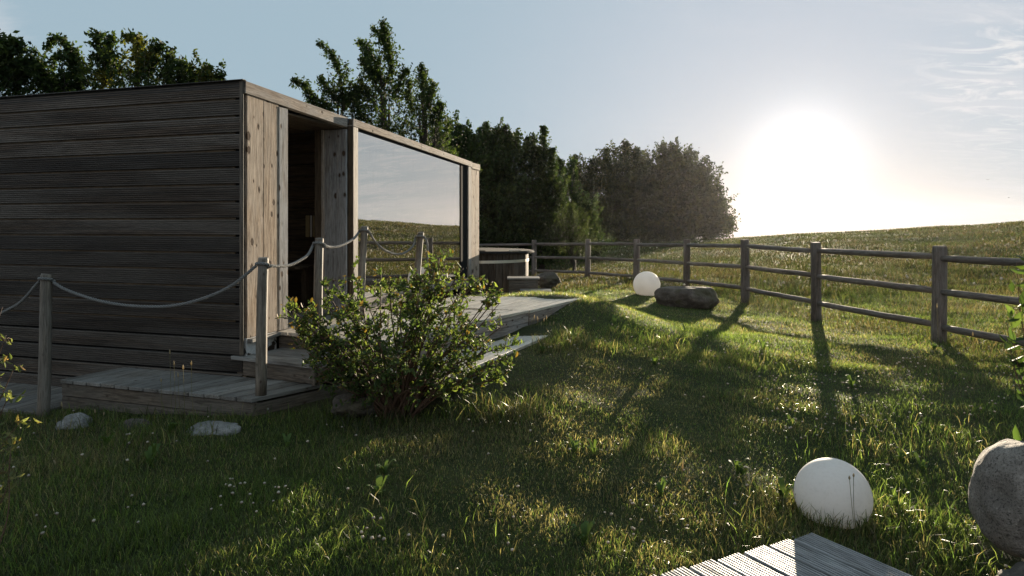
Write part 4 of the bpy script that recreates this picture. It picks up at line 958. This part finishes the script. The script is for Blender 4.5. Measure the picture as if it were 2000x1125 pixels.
def build_grass():
    x, y = sample(285000, 2.4, 7.2, 1.0, (-1.0, 1.22)); n = len(x)
    tall = vn(x, y, 2.3, 1.)*vn(x, y, 5.1, 3.); L = (.016+.050*tall+.008*RNG.random(n))*(.45+1.1*RNG.random(n)**1.6)
    lf = (x < -.4) & (y < 5.5); L[lf] *= 1.2+.5*vn(x, y, 1.6, 9.)[lf]
    near = np.exp(-((x-1.78)**2+(y-3.78)**2)/.10)+np.exp(-((x-1.45)**2+(y-3.42)**2)/.06)+np.exp(-((x-2.3)**2+(y-3.2)**2)/.2); L *= 1+1.0*near
    blades('lawn_grass', x, y, L, .0020+.0020*RNG.random(n), .25+.6*RNG.random(n), 2, gcol(x, y, n, .20), 'short lawn grass near the camera')
    x, y = sample(320000, 6.7, 15.5, 1.2, (-.94, 1.1)); n = len(x)
    L = (.026+.045*vn(x, y, 2.3, 1.)*vn(x, y, 5.1, 3.)+.014*RNG.random(n))*(.6+.7*RNG.random(n))
    blades('lawn_grass', x, y, L, .0038+.0035*RNG.random(n), .2+.6*RNG.random(n), 1, gcol(x, y, n, .24), 'short grass of the lawn round the fence')
    x, y = sample(230000, 14, 78, 1.75, (-.45, 1.5)); n = len(x); r = np.hypot(x, y)
    L = (.06+.05*RNG.random(n))*(.7+.02*r)*(.6+.6*vn(x, y, .9, 4)); blades('meadow_grass', x, y, L, .006+.0011*r, .2+.5*RNG.random(n), 1, gcol(x*.3, y*.3, n, .30)*.62, 'rough grass of the rising meadow', mat='meadow')
    # meadow strip just behind the fence: longer straw-coloured blades
    x, y = sample(42000, 6., 22, 1.2, (.2, .98)); fx = np.interp(y, [p[1] for p in FP[:9]], [p[0] for p in FP[:9]]); k = (x > fx-.15); x, y = x[k], y[k]; n = len(x)
    blades('meadow_grass', x, y, (.09+.10*RNG.random(n))*(.4+.9*vn(x, y, 1.9, 7)), .004+.004*RNG.random(n), .3+.55*RNG.random(n), 2, gcol(x, y, n, .42), 'longer straw-tinged grass behind the fence', mat='meadow')
    # taller tufts
    xs, ys = [], []
    spots = [(-.05, 4.9, .10, 260), (-.3, 5.0, .14, 300), (.15, 5.05, .1, 160), (.55, 7.1, .16, 500), (.4, 6.8, .12, 300), (1.45, 3.75, .12, 260), (2.1, 3.75, .16, 350), (2.0, 3.3, .14, 300), (1.25, 3.4, .1, 240), (2.3, 4.6, .2, 200), (-.95, 4.95, .16, 350), (-1.4, 4.95, .2, 300),
             (-3.2, 5.1, .4, 500), (-2.3, 4.75, .3, 380), (.9, 6.9, .1, 90), (1.6, 7.4, .15, 120), (2.4, 6.8, .2, 160), (-2.9, 4.5, .4, 300), (1.70, 3.56, .05, 90), (1.86, 3.55, .05, 90), (2.32, 2.95, .08, 160), (1.0, 4.7, .1, 80), (3.0, 5.0, .25, 260), (-.5, 3.3, .2, 120)]
    for (a, b, s_, c_) in spots: xs.append(RNG.normal(a, s_, c_)); ys.append(RNG.normal(b, s_, c_))
    x = np.concatenate(xs); y = np.concatenate(ys); n = len(x)
    L = .07+.09*RNG.random(n)
    ok = ~inpoly(x, y, POLY[0]) & ~inpoly(x, y, POLY[1]) & (np.hypot(x-1.78, y-3.78) > .14); x, y, L = x[ok], y[ok], L[ok]; n = len(x)
    blades('tall_grass', x, y, L, .003+.003*RNG.random(n), .25+.55*RNG.random(n), 2, gcol(x, y, n, .15)*.85, 'taller grass tufts by the decks, globe and bush')
build_grass()

def weeds():
    # broad plantain and dandelion leaves, rosettes scattered over the lawn
    V = []; Fc = []; col = []
    spots = [P(985, 815, 4.9), P(1160, 895, 4.4), P(560, 880, 4.4), P(1530, 920, 3.9), P(1490, 690, 7.6), P(1340, 660, 8), P(1290, 950, 3.9), P(300, 930, 4.2), P(1060, 700, 6.6), P(1800, 850, 4.4), P(210, 880, 4.5), P(1440, 900, 4.2), P(1450, 890, 4.2), P(740, 1000, 3.7)]
    for i in range(16):
        px = random.uniform(100, 1950); dd = random.uniform(3.3, 9); spots.append(P(px, 700, dd))
    for p in spots:
        if inpoly(np.array([p.x]), np.array([p.y]), POLY[0])[0] or inpoly(np.array([p.x]), np.array([p.y]), POLY[1])[0]: continue
        z = H(p.x, p.y)
        for k in range(random.randint(4, 8)):
            a = random.uniform(0, 2*math.pi); L = random.uniform(.06, .13); w = random.uniform(.010, .02); d = Vector((math.cos(a), math.sin(a), 0)); sv = Vector((-d.y, d.x, 0))*w; b = Vector((p.x, p.y, z))
            st = random.uniform(.5, 1.3)
            rows = [(0, .25, 0), (.3, .8, .45*st), (.6, 1, .75*st), (.85, .6, .8*st), (1, .02, .7*st)]; i0 = len(V)
            for t, ww, h in rows:
                c = b+d*L*t*.6+UP*h*L
                V += [tuple(c-sv*ww), tuple(c+sv*ww)]; q = random.uniform(.8, 1.2); col += [(.075*q, .12*q, .035*q)]*2
            for j in range(4): Fc.append((i0+2*j, i0+2*j+1, i0+2*j+3, i0+2*j+2))
    o = mesh_obj('weed_leaves', np_mesh('weed_leaves', np.array(V), np.array(Fc), np.array(col), 4), MT['meadow']); tag(o, 'broad weed leaves scattered through the lawn', kind='stuff')
    # clover heads
    pts = []
    def cl(px0, px1, d0, d1, n):
        for i in range(n):
            dd = random.uniform(d0, d1); px = random.uniform(px0, px1); pts.append(((px-1000)/F*dd, dd))
    cl(430, 560, 3.35, 3.75, 20); cl(1480, 1800, 4.8, 7.2, 190); cl(1750, 2020, 5.2, 7.6, 90); cl(1180, 1300, 3.3, 3.7, 12); cl(680, 760, 3.1, 3.4, 8); cl(0, 2000, 3.1, 9, 150); cl(1050, 1450, 5.5, 8, 60); cl(1480, 2050, 7, 10, 100); cl(0, 300, 3.1, 4.5, 12)
    cv, cf, cc = [], [], []; bm0 = bmesh.new(); bmesh.ops.create_icosphere(bm0, subdivisions=1, radius=1); bv = [v.co.copy() for v in bm0.verts]; bf = [[v.index for v in f.verts] for f in bm0.faces]; bm0.free()
    for (x, y) in pts:
        a = np.array([x]), np.array([y])
        if inpoly(*a, POLY[0])[0] or inpoly(*a, POLY[1])[0]: continue
        z = H(x, y); h = random.uniform(.05, .085); r = random.uniform(.0065, .0105); i0 = len(cv); q = random.uniform(.6, 1)
        for v in bv:
            j = random.uniform(.75, 1.2); cv.append((x+v.x*r*j, y+v.y*r*j, z+h+v.z*r*j*.9))
            w = .5+.5*max(0, v.z); cc.append((.62*q, (.52+.05*w)*q, .46*q) if v.z > -.3 else (.3*q, .22*q, .14*q))
        cf += [[i0+k for k in f] for f in bf]
        i1 = len(cv); cv += [(x-.0009, y, z), (x+.0009, y, z), (x, y, z+h)]; cc += [(.06, .1, .03)]*3; cf.append([i1, i1+1, i1+2])
    o = mesh_obj('clover_flowers', np_mesh('clover_flowers', np.array(cv), np.array(cf), np.array(cc), 3), MT['petal']); tag(o, 'white clover heads scattered over the lawn', kind='stuff')
    # dandelion clocks and flowers far up the meadow, as small dots
    x, y = sample(170, 14, 60, 1.6, (.15, .75)); V = []; Fc = []
    for a, b in zip(x, y):
        z = H(a, b)+.14; r = .02+.0007*b; i0 = len(V)
        for v in bv: V.append((a+v.x*r, b+v.y*r, z+v.z*r))
        Fc += [[i0+k for k in f] for f in bf]
    o = mesh_obj('meadow_flowers', np_mesh('meadow_flowers', np.array(V), np.array(Fc), np.tile(np.array([[.5, .47, .4]]), (len(V), 1)), 3), MT['petal']); tag(o, 'pale seed heads dotted over the far meadow', kind='stuff')
weeds()
def stalks(label, items, name='plantain_stalks', group=None):
    base = items[0][0]; r = empty(name, base, label, 'wild plant', group)
    for (b, t, hl) in items:
        bm = bmesh.new(); m = b.lerp(t, .5)+V3(random.uniform(-.012, .012), 0, .0); tube(bm, [p-base for p in catmull([b, m, t], 5)], .0014, 4)
        st = mesh_obj('stalk', from_bm('stalk', bm, True), MT['straw'], r, Matrix.Translation(base))
        bm = bmesh.new(); d = (t-m).normalized(); tube(bm, [t-base-d*hl*.2, t-base+d*hl*.1, t-base+d*hl*.45, t-base+d*hl*.8], [.002, .0058, .005, .0015], 6)
        mesh_obj('seed_head', from_bm('seed_head', bm, True), MT['seed'], st, Matrix.Translation(base))
def leafcol(nm, c, b=1.):
    s = MB(nm); p = s.N('ShaderNodeBsdfPrincipled'); tc = s.N('ShaderNodeTexCoord'); n_ = s.noise(tc.outputs['Object'], 300, 3)
    s.put(p.inputs['Base Color'], s.mix(n_, c, tuple(x*.5 for x in c))); p.inputs['Roughness'].default_value = .7
    t = s.N('ShaderNodeBsdfTranslucent'); t.inputs[0].default_value = (*[min(1, x*1.8*b) for x in c], 1); m = s.N('ShaderNodeMixShader'); m.inputs[0].default_value = .4
    s.L.new(p.outputs[0], m.inputs[1]); s.L.new(t.outputs[0], m.inputs[2]); o = s.N('ShaderNodeOutputMaterial'); s.L.new(m.outputs[0], o.inputs[0]); return s.m
MT['straw'] = leafcol('straw_stalk', (.20, .18, .08)); MT['seed'] = leafcol('seed_head', (.34, .28, .17), 1.1)
def st(px, py, pxb, d, hl=.035):
    t = P(px, py, d); b = P(pxb, 800, d-.02); b.z = H(b.x, b.y); return (b, t, hl)
stalks('cluster of tall plantain stalks before the platform boards', [st(332, 690, 336, 4.75), st(340, 712, 345, 4.75), st(348, 735, 355, 4.8), st(358, 720, 360, 4.7), st(374, 712, 382, 4.75), st(315, 745, 318, 4.8, .03)])
stalks('lone tall plantain stalk right of the leftmost rope post', [st(121, 792, 130, 4.6), st(108, 905, 112, 4.0, .03), st(104, 918, 118, 4.1, .03)])
stalks('short stalks with tan heads above the small pale stone', [st(186, 805, 188, 4.8, .03), st(203, 810, 204, 4.8, .025), st(194, 880, 200, 4.4, .03)])
stalks('row of pale fluffy stalks at the terrace corner', [(V3((1038+k*6-1000)/F*7.6, 7.6+random.uniform(-.06, .06), -1.22), P(1038+k*6+random.uniform(-2, 2), 622+random.uniform(-2, 14), 7.6), .05) for k in range(8)])
stalks('two dark thin stems standing in front of the near globe', [st(1659, 935, 1672, 3.5, .02), st(1667, 930, 1674, 3.5, .02)])
stalks('brown dock stalk in the open lawn', [st(1333, 915, 1335, 3.9, .06), st(1345, 940, 1338, 3.9, .02)])
stalks('thin seed stalks in the lawn near the fence', [st(1527, 640, 1527, 6.9, .05), st(1830, 600, 1834, 6.2, .05), st(1740, 640, 1745, 6.4, .04), st(1900, 655, 1902, 5.8, .04)])
